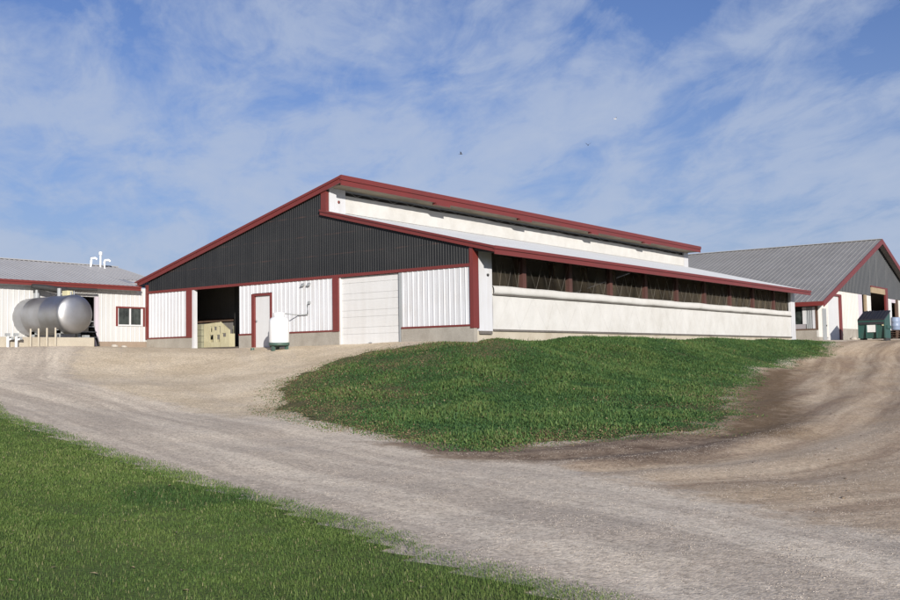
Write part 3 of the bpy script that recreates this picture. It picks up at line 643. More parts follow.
# sectional overhead door
oh = MB()
zb = -.545; H = (1.965-zb)/4
for k in range(4):
    z0 = zb+k*H
    for fa, fb_ in ((0, .62), (.62, 1.0)): oh.box(-6.035, -3.195, .075, .12, z0+H*fa+.008, z0+H*fb_-.008)
oh.box(-6.035, -3.195, .09, .14, zb, 1.965)
ohd = oh.build('overhead_door', M_['ohdoor'], barn)
MB().box(-4.70, -4.56, .045, .074, zb+.05, zb+.075).build('handle', M_['greymetal'], ohd)
# entry door
fr = MB(); fr.box(-10.86, -10.71, -.055, .12, -.58, 1.60); fr.box(-9.80, -9.72, -.045, .12, -.58, 1.60); fr.box(-10.709, -9.801, -.05, .12, 1.51, 1.60)
dr = MB().box(-10.70, -9.81, .03, .075, -.56, 1.505).build('entry_door', M_['doorwhite'], barn)
fr.build('door_frame', M_['red'], dr)
m = MB(); m.lathe([(0,-.07),(.035,-.07),(.04,-.045),(.02,-.03),(.02,0)], (0,0,0), 'z', 12)
m.v = [(-10.60+x_, .03+z_, .52+y_) for x_, y_, z_ in m.v]
m.build('door_knob', M_['greymetal'], dr)
PX, PY = -8.05, -1.2
# wall fittings
m = MB(); m.tube([(PX,PY,.70),(-8.2,-.08,.66),(-7.70,-.07,.66),(-7.69,-.07,.68),(-7.69,-.07,1.08),(-7.60,-.06,1.12)], .022, 8); m.box(-7.66,-7.56,-.09,-.022,1.06,1.16)
m.build('gas_pipe', M_['greymetal'], barn)
for x_ in (-8.05, -7.72):
    m = MB(); m.prism([(x_,-.022,1.87),(x_,-.12,1.76),(x_,-.12,1.74),(x_,-.022,1.78)], (.16,0,0)); m.build('vent_hood', M_['greymetal'], barn)

# ------------------------------------------------------------------ propane tank and things by the doorway
PX, PY = -8.05, -1.2
zt = float(ground_z(PX, PY))
pt = thing('propane_tank', (PX, PY, zt), 'upright white propane tank with a green base beside the entry door', 'gas tank')
m = MB(); z0 = zt+.17
m.lathe([(.05,0),(.25,.01),(.34,.06),(.375,.14),(.375,.86),(.36,.94),(.31,1.02),(.22,1.07),(.0,1.085)], (PX,PY,z0), 'z', 40)
m.lathe([(.378,.30),(.378,.31)], (PX,PY,z0), 'z', 40); m.build('vessel', M_['propane'], pt)
m = MB(); m.lathe([(.19,1.04),(.215,1.04),(.215,1.215),(.20,1.23),(.19,1.22),(.19,1.04)], (PX,PY,z0), 'z', 32); m.lathe([(.0,1.10),(.05,1.10),(.05,1.2),(.0,1.2)], (PX,PY,z0), 'z', 12); m.build('valve_collar', M_['propane'], pt)
m = MB(); m.lathe([(.34,.10),(.382,.10),(.382,.02),(.345,-.03),(.34,.10)], (PX,PY,z0), 'z', 40)
m.build('base_ring', M_['tankgreen'], pt)
for a in (.5, 2.6, 4.7):
    c_, s_ = math.cos(a), math.sin(a); m = MB(); m.box(PX+.29*c_-.05, PX+.29*c_+.05, PY+.29*s_-.05, PY+.29*s_+.05, zt-.05, z0+.06); m.build('foot', M_['tankgreen'], pt)
m = MB(); m.box(PX-.377, PX-.33, PY-.12, PY, z0+.74, z0+.80); m.build('lifting_lug', M_['propane'], pt)
tag(MB().tube([(-9.35,-1.35,zt-.1),(-9.35,-1.35,zt+.10)], .07, 10).build('pipe_stub', M_['tankgreen'], None, (-9.35,-1.35,zt)), 'short green pipe stub in the gravel left of the white propane tank', 'pipe')
# cream feed cart in the doorway: holed plate side with a chamfered top
cz = -.47
fc = thing('feed_cart', (-13.98, .75, cz), 'cream steel feed cart with cut-out holes standing in the open doorway', 'cart')
outline = [(-14.78,cz),(-13.14,cz),(-13.14,.20),(-13.74,.58),(-13.93,.60),(-14.78,.55)]
def plate(y, th, holes, name):
    """plate with holes: column strips cut around rectangular holes"""
    m = MB(); xs = sorted(set([-14.78,-13.14,-13.74,-13.93]+[h[0] for h in holes]+[h[1] for h in holes]))
    top = lambda x: .55+(x+14.70)/.85*.05 if x <= -13.93 else (.60-(x+13.85)/.19*.02 if x <= -13.74 else .58-(x+13.66)/.6*.38)
    for a, b in zip(xs[:-1], xs[1:]):
        hs = sorted([h for h in holes if h[0] <= a+1e-6 and h[1] >= b-1e-6], key=lambda h: h[2]); lo = cz
        for h in hs: m.box(a, b, y, y+th, lo, h[2]); lo = h[3]
        m.hexa([(a,y,lo),(b,y,lo),(b,y+th,lo),(a,y+th,lo),(a,y,top(a)),(b,y,top(b)),(b,y+th,top(b)),(a,y+th,top(a))])
    return m.build(name, M_['cart'], fc)
HO = [(-14.37,-14.25,.20,.43),(-14.15,-13.95,.26,.42),(-13.82,-13.72,.13,.43),(-14.41,-14.17,-.24,.07),(-13.97,-13.75,-.24,.07),(-13.60,-13.36,-.03,.13),(-14.58,-14.54,-.2,.02)]
plate(.75, .05, HO, 'side_plate'); MB().box(-14.78, -13.75, 1.05, 1.10, cz, -.12).build('side_plate', M_['cart'], fc)
MB().box(-14.78, -14.73, .801, 1.049, cz, .30).build('end_plate', M_['cart'], fc); MB().box(-13.19, -13.14, .801, 1.049, cz, .10).build('end_plate', M_['cart'], fc)
MB().box(-14.72, -13.20, .81, 1.04, cz+.02, cz+.06).build('bed', M_['dark'], fc)
# stacked blocks left of the cart
g0 = None
for k in range(4):
    zb_ = cz+k*.255
    b = MB(); b.box(-15.50, -14.82, .66, 1.3, zb_+.004, zb_+.251)
    o = b.build('concrete_block', M_['palegreen'], None, (-15.11, .98, zb_), bevel=.012)
    tag(o, ['mossy concrete block at the bottom of the stack left of the cream cart', 'mossy concrete block second from the bottom of the stack left of the cream cart', 'mossy concrete block third from the bottom of the stack left of the cream cart', 'mossy concrete block on top of the stack left of the cream cart'][k], 'concrete block', 'blocks stacked inside the doorway')

# ------------------------------------------------------------------ milk house and tank
mh = thing('milk_house', (-17.8, -9, -.4), 'low white milk house with pale metal roof and red fascia at the left', 'building')
XW = -17.8
m = MB()
def side_strip(m, y0, y1, z0, z1):
    m.ribbed((XW,y0,0), (0,1,0), lambda q: (0,0,z0), lambda q: (0,0,z1), (1,0,0), y1-y0, pitch=.2286, h=.014, start=.05); m.box(XW-.12, XW-.01, y0, y1, z0, z1)
for y0, y1, z0, z1 in ((-19,-3.45,-.14,2.2),(-3.45,-2.50,1.74,2.2),(-2.50,-1.52,-.14,2.2),(-1.52,-.10,-.14,.55),(-1.52,-.10,1.36,2.2),(-.10,.30,-.14,2.2)): side_strip(m, y0, y1, z0, z1)
m.box(-27.4, -27.3, -19, -.07, -1, 2.2); m.box(-27.3, -17.93, -19, -18.9, -1, 2.2); m.box(-27.3, -17.93, -.18, -.08, -1, 2.2)
m.prism([(-27.4,-18.98,2.2),(-17.82,-18.98,2.2),(-22.6,-18.98,3.46)], (0,.1,0))
m.build('wall', MAT['white'] if False else worn('milk_house_steel', (.57,.575,.57), (.44,.42,.39), .45, amount=.3, fine=.03), mh)
m = MB(); m.box(XW-.14, XW+.02, -19, -3.46, -1, -.141); m.box(XW-.14, XW+.02, -2.49, .30, -1, -.141); m.build('foundation', worn('brown_footing', (.34,.265,.20), (.22,.17,.13), .85, amount=.7, streak=(1,1,1), fine=.12), mh)
zM = lambda x: 2.24+.262*(-17.38-x)
m = MB()
m.prism([(-22.6,-19.3,zM(-22.6)-.06),(-17.38,-19.3,zM(-17.38)-.06),(-17.38,-19.3,zM(-17.38)),(-22.6,-19.3,zM(-22.6))], (0,18.72,0))
m.prism([(-22.6,-.579,zM(-22.6)-.06),(-18.98,-.579,zM(-18.98)-.06),(-18.98,-.579,zM(-18.98)),(-22.6,-.579,zM(-22.6))], (0,2.4,0))
m.prism([(-18.979,-.579,zM(-18.979)-.06),(-18.2,-.579,zM(-18.2)-.06),(-18.2,-.579,zM(-18.2)),(-18.979,-.579,zM(-18.979))], (0,.40,0))
m.prism([(-22.6,-19.3,zM(-22.6)-.06),(-22.6,-19.3,zM(-22.6)),(-27.82,-19.3,2.24),(-27.82,-19.3,2.18)], (0,21.1,0))
s3 = Vector((-5.22,0,5.22*.262)); n3 = Vector((.262,0,1)).normalized()
m.ribbed((-17.38,-19.3,2.243), (0,1,0), lambda q: (0,0,0), lambda q: tuple(s3), tuple(n3), 18.7, minor=False)
s4 = Vector((-3.6,0,3.6*.262)); m.ribbed((-18.99,-.575,zM(-18.99)+.003), (0,1,0), lambda q: (0,0,0), lambda q: tuple(s4), tuple(n3), 2.3, minor=False)
mr = m.build('roof', M_['galv_mid'], mh)
MB().box(-22.72, -22.48, -19.3, 1.8, zM(-22.6)+.005, zM(-22.6)+.045).build('ridge_cap', M_['galv_mid'], mr)
m = MB(); m.box(-17.378, -17.34, -19.3, -.59, 2.06, 2.23); m.box(-17.378, -17.31, -19.3, -.585, 2.17, 2.25); m.build('fascia', M_['red'], mh)
MB().box(-17.80, -17.38, -19.2, -.6, 2.06, 2.10).build('soffit', M_['greymetal'], mh)
# window
w = MB(); w.box(XW-.05, XW+.035, -1.55, -1.45, .53, 1.38); w.box(XW-.05, XW+.035, -.18, -.08, .53, 1.38); w.box(XW-.05, XW+.035, -1.449, -.181, 1.31, 1.38); 
wf = w.build('window', M_['red'], mh)
w = MB(); w.box(XW-.04, XW+.02, -1.449, -1.41, .535, 1.309); w.box(XW-.04, XW+.02, -.27, -.181, .535, 1.309); w.box(XW-.04, XW+.02, -.86, -.79, .60, 1.309); w.box(XW-.04, XW+.05, -1.409, -.271, .535, .599)
w.build('sash', M_['doorwhite'], wf)
for a, b in ((-1.409, -.861), (-.789, -.271)): MB().box(XW-.03, XW-.015, a, b, .60, 1.309).build('pane', M_['glass'], wf)
# dark doorway with pale jamb
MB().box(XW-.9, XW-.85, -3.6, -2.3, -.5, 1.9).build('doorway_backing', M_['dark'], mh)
MB().box(XW-.05, XW+.05, -2.56, -2.40, -.36, 1.76).build('door_jamb', M_['lilac'], mh)
# roof stacks
for (x_, y_, h_, bend) in ((-22.2, .12, .30, -1), (-22.2, .62, .72, 0), (-22.0, .70, .28, 1)):
    zb_ = zM(x_)
    m = MB()
    if bend == 0: m.tube([(x_,y_,zb_-.05),(x_,y_,zb_+h_)], .045, 8); m.tube([(x_,y_,zb_+h_-.14),(x_,y_,zb_+h_+.02)], .085, 8)
    else: m.tube([(x_,y_,zb_-.05),(x_,y_,zb_+h_),(x_,y_+.10*bend*.3,zb_+h_+.10),(x_+.08,y_+.16,zb_+h_+.12),(x_+.10,y_+.24,zb_+h_+.06)], .058, 8)
    m.build('vent_pipe', M_['propane'], mh)
# black ducts under the eave
m = MB(); m.tube([(-17.25,-5.7,2.02),(-17.2,-5.2,1.98),(-17.1,-4.75,1.90),(-17.1,-4.3,1.90)], [.09,.12,.14,.12], 10); m.build('exhaust_duct', M_['blackpipe'], mh)
m = MB(); m.tube([(-17.3,-4.2,1.99),(-17.3,-2.8,2.0)], .055, 8); m.build('exhaust_duct', M_['blackpipe'], mh)

# horizontal stainless bulk tank poking out of the wall
TY, TZ, TR = -5.45, .81, .745
bt = thing('milk_tank', (-16.2, TY, -.1), 'horizontal stainless bulk milk tank poking out of the milk house wall', 'tank')
m = MB(); prof = [(TR,-17.86),(TR,-17.2),(TR+.006,-17.19),(TR+.006,-17.15),(TR,-17.14),(TR,-16.0),(TR+.006,-15.99),(TR+.006,-15.95),(TR,-15.94),(TR,-14.75)]
m.lathe(prof, (0,TY,TZ), 'x', 64); m.build('shell', M_['steel'], bt)
m = MB(); m.lathe([(TR+.004,-14.76),(TR+.004,-14.72)]+[(TR*math.cos(a)**.8, -14.72+.26*math.sin(a)) for a in np.linspace(.05, PI/2-.001, 14)], (0,TY,TZ), 'x', 64); m.build('dished_head', M_['steel'], bt)
for x_ in (-16.9, -15.1):
    m = MB(); m.box(x_-.06, x_+.06, TY-.48, TY-.36, -.25, TZ-.5); m.box(x_-.06, x_+.06, TY+.36, TY+.48, -.25, TZ-.5); m.box(x_-.06, x_+.06, TY-.48, TY+.48, TZ-.72, TZ-.60); m.build('leg', M_['greymetal'], bt)
m = MB(); m.tube([(-17.35,TY,TZ+TR-.05),(-17.35,TY,TZ+TR+.20)], .11, 12); m.tube([(-17.35,TY,TZ+TR+.20),(-17.35,TY,TZ+TR+.33)], .06, 10); m.build('vent', M_['greymetal'], bt)
m = MB(); m.tube([(-15.75,TY,TZ+TR-.05),(-15.75,TY,TZ+TR+.30)], .075, 10); m.build('vent', M_['greymetal'], bt)
m = MB(); m.box(-15.35, -15.02, TY-.12, TY+.12, TZ+TR-.03, TZ+TR+.17); m.build('junction_box', M_['yellowbox'], bt)
for x_, r0 in ((-14.95,.03),(-14.74,.022)): MB().tube([(x_,TY,TZ+TR-.05),(x_,TY,TZ+TR+.14)], r0, 8).build('spray_port', M_['greymetal'], bt)
m = MB(); m.box(-14.86, -14.66, TY+.42, TY+.62, -.2, .02); m.build('outlet_valve', M_['greymetal'], bt)
# concrete kerb wall and pad
pad = MB(); pad.box(-17.76, -14.75, -8.7, -4.72, -.95, -.28); pad.box(-14.748, -14.5, -8.9, -4.72, -.95, -.075); pad.box(-17.76, -14.75, -4.72, -4.55, -.95, -.12)
tag(pad.build('concrete_pad', M_['limed'], None, (-16,-6.5,-.45), bevel=.02), 'low concrete pad with a kerb wall under the stainless tank', 'concrete pad')
bo = MB(); bo.tube([(0,0,-.3),(0,0,.60),(0,0,.62)], [.032,.032,.024], 10)
labs = ['leftmost of the four thin white posts before the stainless tank', 'second thin white post from the left before the stainless tank', 'third thin white post from the left before the stainless tank', 'rightmost of the four thin white posts before the stainless tank']
b0 = None
for k, y_ in enumerate((-7.38,-7.07,-6.74,-6.40)):
    if b0 is None: b0 = bo.build('guard_post', M_['limed'], None, (0,0,0)); b0.location = (-14.42, y_, -.40); o = b0
    else: o = b0.copy(); COL.objects.link(o); o.location = (-14.42, y_, -.40+.02*k)
    tag(o, labs[k], 'post', 'thin white posts before the tank')
s0 = thing('standpipe', (-14.40, -8.25, -.43), 'white standpipe with dark valve, left one of the pair at the pad corner', 'standpipe', 'white standpipes at the pad corner')
m = MB(); m.tube([(-14.40,-8.25,-.5),(-14.40,-8.25,-.05)], .055, 10); m.tube([(-14.40,-8.25,-.20),(-14.33,-8.14,-.15)], .035, 8); m.build('pipe', M_['doorwhite'], s0)
m = MB(); m.box(-14.46, -14.34, -8.33, -8.19, -.05, .05); m.box(-14.36, -14.28, -8.17, -8.09, -.18, -.08); m.build('valve', M_['greymetal'], s0)
copy_thing(s0, (.05, .29, .0), 'white standpipe with dark valve, right one of the pair at the pad corner')
# steel steps at the dark doorway
st = thing('steel_steps', (-17.3, -3.3, -.4), 'open grey steel steps by the dark doorway right of the tank', 'steps')
for k in range(4):
    MB().box(-17.55+.10*k, -17.25+.10*k, -3.75, -2.95, .66-.22*k, .69-.22*k).build('tread', M_['greymetal'], st)
m = MB()
for y_ in (-3.78, -2.92): MB().prism([(-17.5,y_,.62),(-17.42,y_,.70),(-16.93,y_,-.38),(-17.03,y_,-.38)], (0,.03,0)).build('stringer', M_['blackpipe'], st)
def rock(name, x_, y_, r, label, group=None):
    zr = float(ground_z(x_, y_)); m = MB(); vs = []; fs = []
    nu, nv = 9, 6
    for j in range(nv+1):
        for i in range(nu):
            a = 2*PI*i/nu; b = -PI/2+PI*j/nv; k = r*(1+.28*math.sin(3*a+j*1.7+x_*7)*math.cos(b))
            vs.append((x_+k*math.cos(a)*math.cos(b)*1.3, y_+k*math.sin(a)*math.cos(b), zr+r*.3+k*.75*math.sin(b)))
    for j in range(nv):
        for i in range(nu): fs.append((j*nu+i, j*nu+(i+1) % nu, (j+1)*nu+(i+1) % nu, (j+1)*nu+i))
    m.add(vs, fs, True); return tag(m.build(name, M_['rock'], None, (x_, y_, zr)), label, 'rock', group)
rock('rock', -17.15, -2.05, .13, 'left one of two pale rocks at the foot of the milk house wall', 'rocks by the milk house')
rock('rock', -17.1, -1.62, .11, 'right one of two pale rocks at the foot of the milk house wall', 'rocks by the milk house')

# ------------------------------------------------------------------ far barn at the right
fb = thing('gable_barn', (0, 52.1, -.2), 'far barn with weathered grey metal roof and charcoal gable at the right', 'barn')
YC, YR, YE = 37.45, 52.1, 66.75
SL = .344; zG = lambda y: 7.36-SL*abs(y-YR)
EY = 36.95
m = MB()
for s in (-1, 1):
    ye = YR+s*(YR-EY)
    m.prism([(.5,YR,zG(YR)-.08),(.5,ye,zG(ye)-.08),(.5,ye,zG(ye)),(.5,YR,zG(YR))], (-46,0,0))
    sv = Vector((0, YR-ye, zG(YR)-zG(ye))); nv_ = Vector((0, s*SL, 1)).normalized()
    m.ribbed((.5,ye,zG(ye)+.003), (-1,0,0), lambda q: (0,0,0), lambda q, sv=sv: tuple(sv), tuple(nv_), 46, pitch=.36, h=.020, wb=.10, wt=.05, minor=False)
fr_ = m.build('roof', M_['galv'], fb)
MB().box(-45.5, .5, YR-.16, YR+.16, zG(YR)+.01, zG(YR)+.06).build('ridge_cap', M_['galv_mid'], fr_)
for s in (-1, 1):
    ye = YR+s*(YR-EY)
    MB().prism([(.503,YR,zG(YR)-.36),(.503,ye,zG(ye)-.36),(.503,ye,zG(ye)+.03),(.503,YR,zG(YR)+.03)], (.05,0,0)).build('rake_trim', M_['red'], fb)
m = MB(); m.box(-45.5, .5, EY-.05, EY-.003, zG(EY)-.28, zG(EY)-.01); m.build('fascia', M_['red'], fb)
MB().box(-45.5, .45, EY, YC, zG(YC)-.32, zG(YC)-.28).build('soffit', M_['brown'], fb)
# black gable siding (facing +X), holes as in the picture
m = MB()
def gcol(y0, y1, zb, zt0=None, zt1=None, ribs=True):
    a = zG(y0)-.1 if zt0 is None else zt0; b = zG(y1)-.1 if zt1 is None else zt1
    m.hexa([(-.12,y0,zb),(-.01,y0,zb),(-.01,y1,zb),(-.12,y1,zb),(-.12,y0,a),(-.01,y0,a),(-.01,y1,b),(-.12,y1,b)])
    if ribs: m.ribbed((0,y0,0), (0,1,0), lambda q: (0,0,zb), lambda q: (0,0,a+(b-a)*q/(y1-y0)), (1,0,0), y1-y0, pitch=.3, h=.03, wb=.1, wt=.05)
gcol(40.2, 50.2, 3.05); gcol(50.2, YR, 3.75); gcol(YR, 54.85, 3.75); gcol(54.85, 63.6, 3.05)
m.build('gable_siding', worn('far_black_steel', (.022,.027,.034), (.045,.047,.052), .5, amount=.5, streak=(9,9,.15), fine=.12), fb)
# white wall
FW = worn('far_white_wall', (.56,.55,.52), (.42,.39,.34), .6, amount=.35, fine=.04)
for y0, y1, zb, a, b in ((YC,39.55,-.1,zG(YC)-.32,zG(39.55)-.12),(39.55,42.5,2.72,zG(39.55)-.12,3.03),(42.5,46.75,.52,3.03,3.03),(48.9,50.2,.3,3.03,3.03),(54.9,55.9,-.5,3.03,3.03),(58.1,66.7,-.5,3.03,3.03)):
    m = MB(); gcol(y0, y1, zb, min(a, 3.03), min(b, 3.03)); m.build('wall', FW, fb)
for bx in ((-.14, .03, YC-.02, 38.2, -1, -.11), (-.14, .03, 42.52, 46.75, -1, .515), (-.14, .02, 46.76, 50.1, -1, .1), (-14, -.142, YC-.03, YC+.14, -1, .42)): MB().box(*bx).build('foundation', M_['concrete'], fb)
# grey narrow door and the large white door
d1 = MB().box(.0, .07, 38.28, 38.98, -.36, 1.74).build('side_door', M_['greymetal'], fb)
MB().box(.07, .11, 38.85, 38.91, .6, .7).build('handle', M_['blackpipe'], d1)
d2 = MB().box(-.10, -.03, 39.56, 42.1, -.4, 2.715).build('sliding_door', M_['doorwhite'], fb)
m = MB(); m.box(-.02, .08, 42.1, 42.5, -.4, 2.80); m.box(-.02, .08, 39.5, 42.098, 2.66, 2.80); m.build('door_frame', M_['red'], d2)
# openings on the right half
MB().box(-.10, .03, 46.75, 47.75, .3, 3.03).build('hanging_sheet', M_['lilac'], fb)
MB().box(-.05, .06, 48.45, 48.9, .1, 3.05).build('opening_post', M_['tan'], fb)
MB().box(.0, .08, 50.2, 54.2, 3.28, 3.70).build('lintel', M_['tan'], fb)
m = MB(); m.box(-.02, .10, 54.2, 54.88, .0, 3.80); m.box(-.02, .10, 50.15, 54.198, 3.702, 3.80); m.build('opening_frame', M_['red'], fb)
MB().box(-.02, .09, 55.3, 55.95, .1, 2.98).build('opening_frame', M_['doorwhite'], fb)
MB().box(-.02, .07, 55.96, 57.3, 2.75, 3.02).build('lintel', M_['lilac'], fb)
MB().box(-.02, .09, 57.4, 58.1, .0, 3.02).build('opening_frame', M_['brown'], fb)
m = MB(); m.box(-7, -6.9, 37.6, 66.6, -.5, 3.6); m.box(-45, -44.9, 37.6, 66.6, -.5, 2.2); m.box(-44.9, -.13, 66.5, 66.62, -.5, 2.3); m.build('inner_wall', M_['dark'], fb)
MB().box(-44.8, -.15, 37.6, 66.5, -.6, -.3).build('floor', M_['floor'], fb)
# eave wall facing the main barn (visible past its corner)
m = MB()
for x0, x1, z0, z1, in ((-44.9,-3.4,.42,1.85),): m.box(x0, x1, YC, YC+.1, z0, z1)
m.box(-3.4, -.79, YC, YC+.1, .42, .75)
m.build('eave_wall', M_['greywood'] if False else worn('far_grey_steel', (.33,.31,.33), (.22,.2,.2), .6, amount=.4, fine=.06), fb)
w = MB(); w.box(-3.38, -.97, YC+.06, YC+.09, .751, 1.83)
wf = w.build('window', M_['glass'], fb)
MB().box(-.97, -.74, YC-.02, YC+.08, .75, 1.84).build('sash', M_['doorwhite'], wf)
m = MB(); m.ribbed((-.74,YC,0), (1,0,0), lambda q: (0,0,.45), lambda q: (0,0,1.84), (0,-1,0), .40, pitch=.13, h=.03, wb=.07, wt=.03, minor=False); m.box(-.74,-.34,YC+.01,YC+.09,.45,1.84); m.build('wall_panel', M_['greymetal'], fb)
MB().box(-.34, -.17, YC-.03, YC+.09, .42, 1.84).build('corner_board', M_['white'], fb)
MB().box(-.168, -.0, YC-.04, YC-.021, .36, 1.86).build('corner_board', M_['brown'], fb)
MB().box(-3.4, -.172, YC-.05, YC-.001, .36, .449).build('sill_board', M_['brown'], fb)

# ------------------------------------------------------------------ dumpster and the small things by the far barn
DX, DY, DZ = 2.95, 39.1, float(ground_z(2.95, 38.6))
du = thing('dumpster', (DX, DY, DZ), 'dark green steel dumpster with black lid and white sticker by the far barn', 'dumpster')
rot = math.radians(0)
def D(x, y, z): return (DX+x, DY+y, DZ+z)
m = MB(); W2 = .77
m.hexa([D(-W2,-.55,.12),D(W2,-.55,.12),D(W2,.75,.12),D(-W2,.75,.12),D(-W2,-.70,1.22),D(W2,-.70,1.22),D(W2,.75,1.78),D(-W2,.75,1.78)])
for x_ in (-W2, -.3, .3, W2): m.box(DX+x_-.035, DX+x_+.035, DY-.72, DY-.60, DZ+.14, DZ+1.20)
m.box(DX-W2-.04, DX+W2+.04, DY-.75, DY-.64, DZ+1.14, DZ+1.24)
m.build('body', M_['green'], du)
for s in (-1, 1): MB().box(DX+s*W2, DX+s*(W2+.09), DY-.35, DY+.55, DZ+.72, DZ+.90).build('fork_pocket', M_['green'], du)
for s in (0, 1):
    x0 = -W2-.03 if s == 0 else .012; x1 = -.012 if s == 0 else W2+.03
    m = MB(); m.hexa([D(x0,-.80,1.235),D(x1,-.80,1.235),D(x1,.80,1.80),D(x0,.80,1.80),D(x0,-.80,1.30),D(x1,-.80,1.30),D(x1,.80,1.88),D(x0,.80,1.88)])
    for q in (.25, .5, .75):
        xx = x0+(x1-x0)*q; m.hexa([D(xx-.03,-.78,1.29),D(xx+.03,-.78,1.29),D(xx+.03,.78,1.86),D(xx-.03,.78,1.86),D(xx-.03,-.78,1.33),D(xx+.03,-.78,1.33),D(xx+.03,.78,1.91),D(xx-.03,.78,1.91)])
    m.build('lid', M_['lid'], du)
MB().box(DX-W2+.02, DX+W2-.02, DY-.76, DY-.645, DZ+.98, DZ+1.13).build('lid_lip', M_['lid'], du)
MB().hexa([D(-.27,-.685,.50),D(.33,-.685,.50),D(.33,-.60,.50),D(-.27,-.60,.50),D(-.27,-.70,.95),D(.33,-.70,.95),D(.33,-.60,.95),D(-.27,-.60,.95)]).build('sticker', M_['sticker'], du)
MB().box(DX+.62, DX+.74, DY-.715, DY-.62, DZ+.88, DZ+.98).build('sticker', M_['yellowbox'], du)
for x_ in (-.7, .7): MB().box(DX+x_-.08, DX+x_+.08, DY-.45, DY+.65, DZ-.06, DZ+.12).build('skid', M_['blackpipe'], du)
for k, (x_, y_, r) in enumerate(((.55, 43.3, .18), (.6, 44.6, .15))):
    rock('rock', x_, y_, r, ['larger pale rock at the foot of the far barn wall', 'smaller pale rock at the foot of the far barn wall, nearer the dumpster'][k], 'rocks by the far barn')
bz = float(ground_z(2.8, 46.0))
dm = thing('plastic_drum', (2.55, 46.3, bz), 'pale blue plastic drum on pallets right of the dumpster', 'drum')
m = MB(); m.lathe([(.0,0),(.27,0),(.29,.04),(.29,.28),(.305,.30),(.29,.33),(.29,.58),(.305,.60),(.29,.63),(.29,.84),(.26,.88),(.0,.88)], (2.55,46.3,bz+.60), 'z', 24); m.build('barrel', M_['blueplastic'], dm)
m = MB(); m.lathe([(.03,.88),(.04,.90),(.0,.91)], (2.45,46.25,bz+.60), 'z', 10); m.build('cap', M_['blackpipe'], dm)
def pallet(x_, y_, z_, lab):
    p = thing('wooden_pallet', (x_, y_, z_), lab, 'pallet', 'weathered pallets right of the dumpster')
    m = MB()
    for k in range(6): m.box(x_-.6, x_+.6, y_-.5+k*.185, y_-.5+k*.185+.1, z_+.115, z_+.14)
    m.build('deck', M_['brown'], p)
    for s in (-.55, 0, .55): MB().box(x_+s-.03, x_+s+.03, y_-.5, y_+.5, z_, z_+.113).build('bearer', M_['brown'], p)
for k in range(4): pallet(2.75+.03*k, 46.2-.02*k, bz+.15*k-.01, ['bottom pallet of the stack under the blue drum', 'second pallet from the bottom of the stack under the blue drum', 'third pallet from the bottom of the stack under the blue drum', 'top pallet of the stack directly under the blue drum'][k])

# ------------------------------------------------------------------ birds
def bird(x_, y_, z_, mat, label, yaw, wing):
    b = thing('bird', (x_, y_, z_), label, 'bird', 'birds flying over the barn')
    c, s = math.cos(yaw), math.sin(yaw); T = lambda p: (x_+p[0]*c-p[1]*s, y_+p[0]*s+p[1]*c, z_+p[2])
    prof = [(-.13,.004),(-.09,.016),(-.03,.030),(.03,.032),(.07,.024),(.085,.022),(.105,.022),(.12,.012),(.145,.003)]
    m = MB(); m.tube([T((px, 0, .01 if px > .07 else 0)) for px, r in prof], [r for px, r in prof], 8)
    for q in (-1, 1):   # wings are grown into the same skin
        m.add([T((.05,q*.02,.012)),T((-.04,q*.02,.008)),T((.035,q*.13,.03+wing*.10)),T((-.05,q*.12,.026+wing*.10)),T((-.05,q*.24,.02+wing*.16)),
               T((.05,q*.02,.004)),T((-.04,q*.02,.002)),T((.035,q*.13,.022+wing*.10)),T((-.05,q*.12,.02+wing*.10))], [(0,1,3,2),(2,3,4),(5,7,8,6),(7,4,8),(0,2,7,5),(1,6,8,3),(2,4,7),(3,8,4)])
    m.add([T((-.12,-.006,0)),T((-.12,.006,0)),T((-.20,.035,0)),T((-.20,-.035,0)),T((-.20,0,.006))], [(0,1,2,3),(0,4,1),(1,4,2),(0,3,4)])
    m.build('body', mat, b); b.scale = (.62,.62,.62); return b
bird(-6.97, 8.97, 8.14, M_['bird'], 'leftmost small dark bird flying above the barn roof', .6, .8)
bird(-2.36, 12.43, 8.45, M_['bird'], 'small dark bird with raised wings in the middle of the sky', 2.2, .9)
bird(-1.33, 13.12, 9.61, M_['birdwhite'], 'pale white bird highest of the three in the sky', 1.2, .5)

# ------------------------------------------------------------------ sky, sun, camera
SUN = Vector((1.3, -1.0, .48)).normalized()
w = bpy.data.worlds.new('World'); scn.world = w; w.use_nodes = True; nt = w.node_tree
bg = nt.nodes['Background']
sky = N(nt, 'ShaderNodeTexSky', sky_type='NISHITA', sun_disc=False)
sky.sun_elevation = math.asin(SUN.z); sky.sun_rotation = math.atan2(SUN.x, SUN.y)
sky.air_density = 1.0; sky.dust_density = .7; sky.ozone_density = 1.6
tc = N(nt, 'ShaderNodeTexCoord').outputs['Generated']
sx = N(nt, 'ShaderNodeSeparateXYZ'); nt.links.new(tc, sx.inputs[0])
den = math_(nt, 'ADD', math_(nt, 'MAXIMUM', sx.outputs[2], 0), .22)
cb = N(nt, 'ShaderNodeCombineXYZ'); nt.links.new(math_(nt, 'DIVIDE', sx.outputs[0], den), cb.inputs[0]); nt.links.new(math_(nt, 'DIVIDE', sx.outputs[1], den), cb.inputs[1])
v = mapping(nt, cb.outputs[0], (1,1,1), (0,0,math.radians(37)), CLOFF)
n1 = noise(nt, mapping(nt, v, (1.5,2.1,1), (0,0,.3)), 1.0, 9, .60, .35)
n2 = noise(nt, mapping(nt, v, (2.6,4.6,1), (0,0,-.35)), 1.5, 9, .64, .7)
n3 = noise(nt, v, .75, 3, .5, .3)
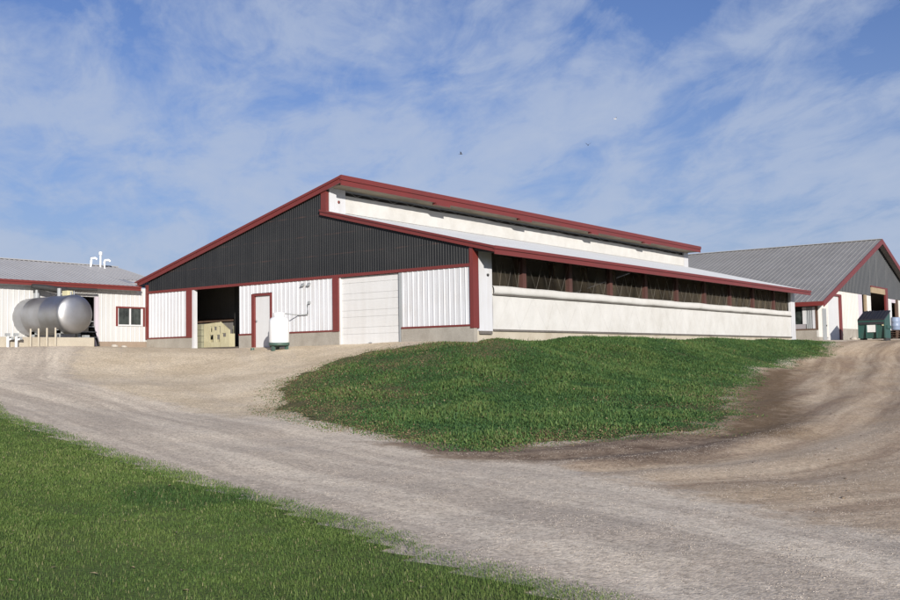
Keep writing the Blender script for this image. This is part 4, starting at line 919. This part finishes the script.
cl = math_(nt, 'ADD', math_(nt, 'MULTIPLY', n1, .70), math_(nt, 'MULTIPLY', n2, .30))
cl = math_(nt, 'ADD', cl, math_(nt, 'MULTIPLY', math_(nt, 'SUBTRACT', n3, .5), .30))
cl = math_(nt, 'ADD', cl, math_(nt, 'MULTIPLY', math_(nt, 'SUBTRACT', .27, sx.outputs[2]), .32))
cov = ramp(nt, cl, [(.43,(0,0,0)),(.485,(.36,)*3),(.55,(.80,)*3),(.63,(1,1,1))])
cov = math_(nt, 'MULTIPLY', cov, CLOUD)
up = ramp(nt, sx.outputs[2], [(0,(.9,)*3),(.12,(1,1,1))])
nt.links.new(mix(nt, math_(nt, 'MULTIPLY', cov, up), mix(nt, ramp(nt, sx.outputs[2], [(0,(.75,)*3),(.13,(.42,)*3),(.32,(0,0,0))]), mix(nt, 1.0, sky.outputs[0], SKYTINT, 'MULTIPLY'), HAZECOL), CLOUDCOL), bg.inputs['Color'])
bg.inputs['Strength'].default_value = SKYSTR
sl_ = bpy.data.lights.new('sun', 'SUN'); sl_.energy = SUNSTR; sl_.angle = math.radians(.53); sl_.color = (1.0, .94, .86)
so = bpy.data.objects.new('sun', sl_); COL.objects.link(so); so.location = SUN*60; so.rotation_euler = SUN.to_track_quat('Z', 'Y').to_euler()
cam = bpy.data.cameras.new('camera'); co_ = bpy.data.objects.new('camera', cam); COL.objects.link(co_); scn.camera = co_
r_, u_, b_ = (0.797086,0.603647,-0.016235), (0.04895,-0.037793,0.998086), (0.601878,-0.796355,-0.059673)
p_ = (19.3964,-26.9141,-1.1344)
co_.matrix_world = Matrix(((r_[0],u_[0],b_[0],p_[0]),(r_[1],u_[1],b_[1],p_[1]),(r_[2],u_[2],b_[2],p_[2]),(0,0,0,1)))
cam.sensor_width = 36; cam.lens = 39.760; cam.clip_end = 6000; cam.clip_start = .1
vs_ = scn.view_settings; vs_.view_transform = 'Standard'; vs_.look = 'None'; vs_.exposure = EXPO; vs_.gamma = 1; vs_.use_curve_mapping = False
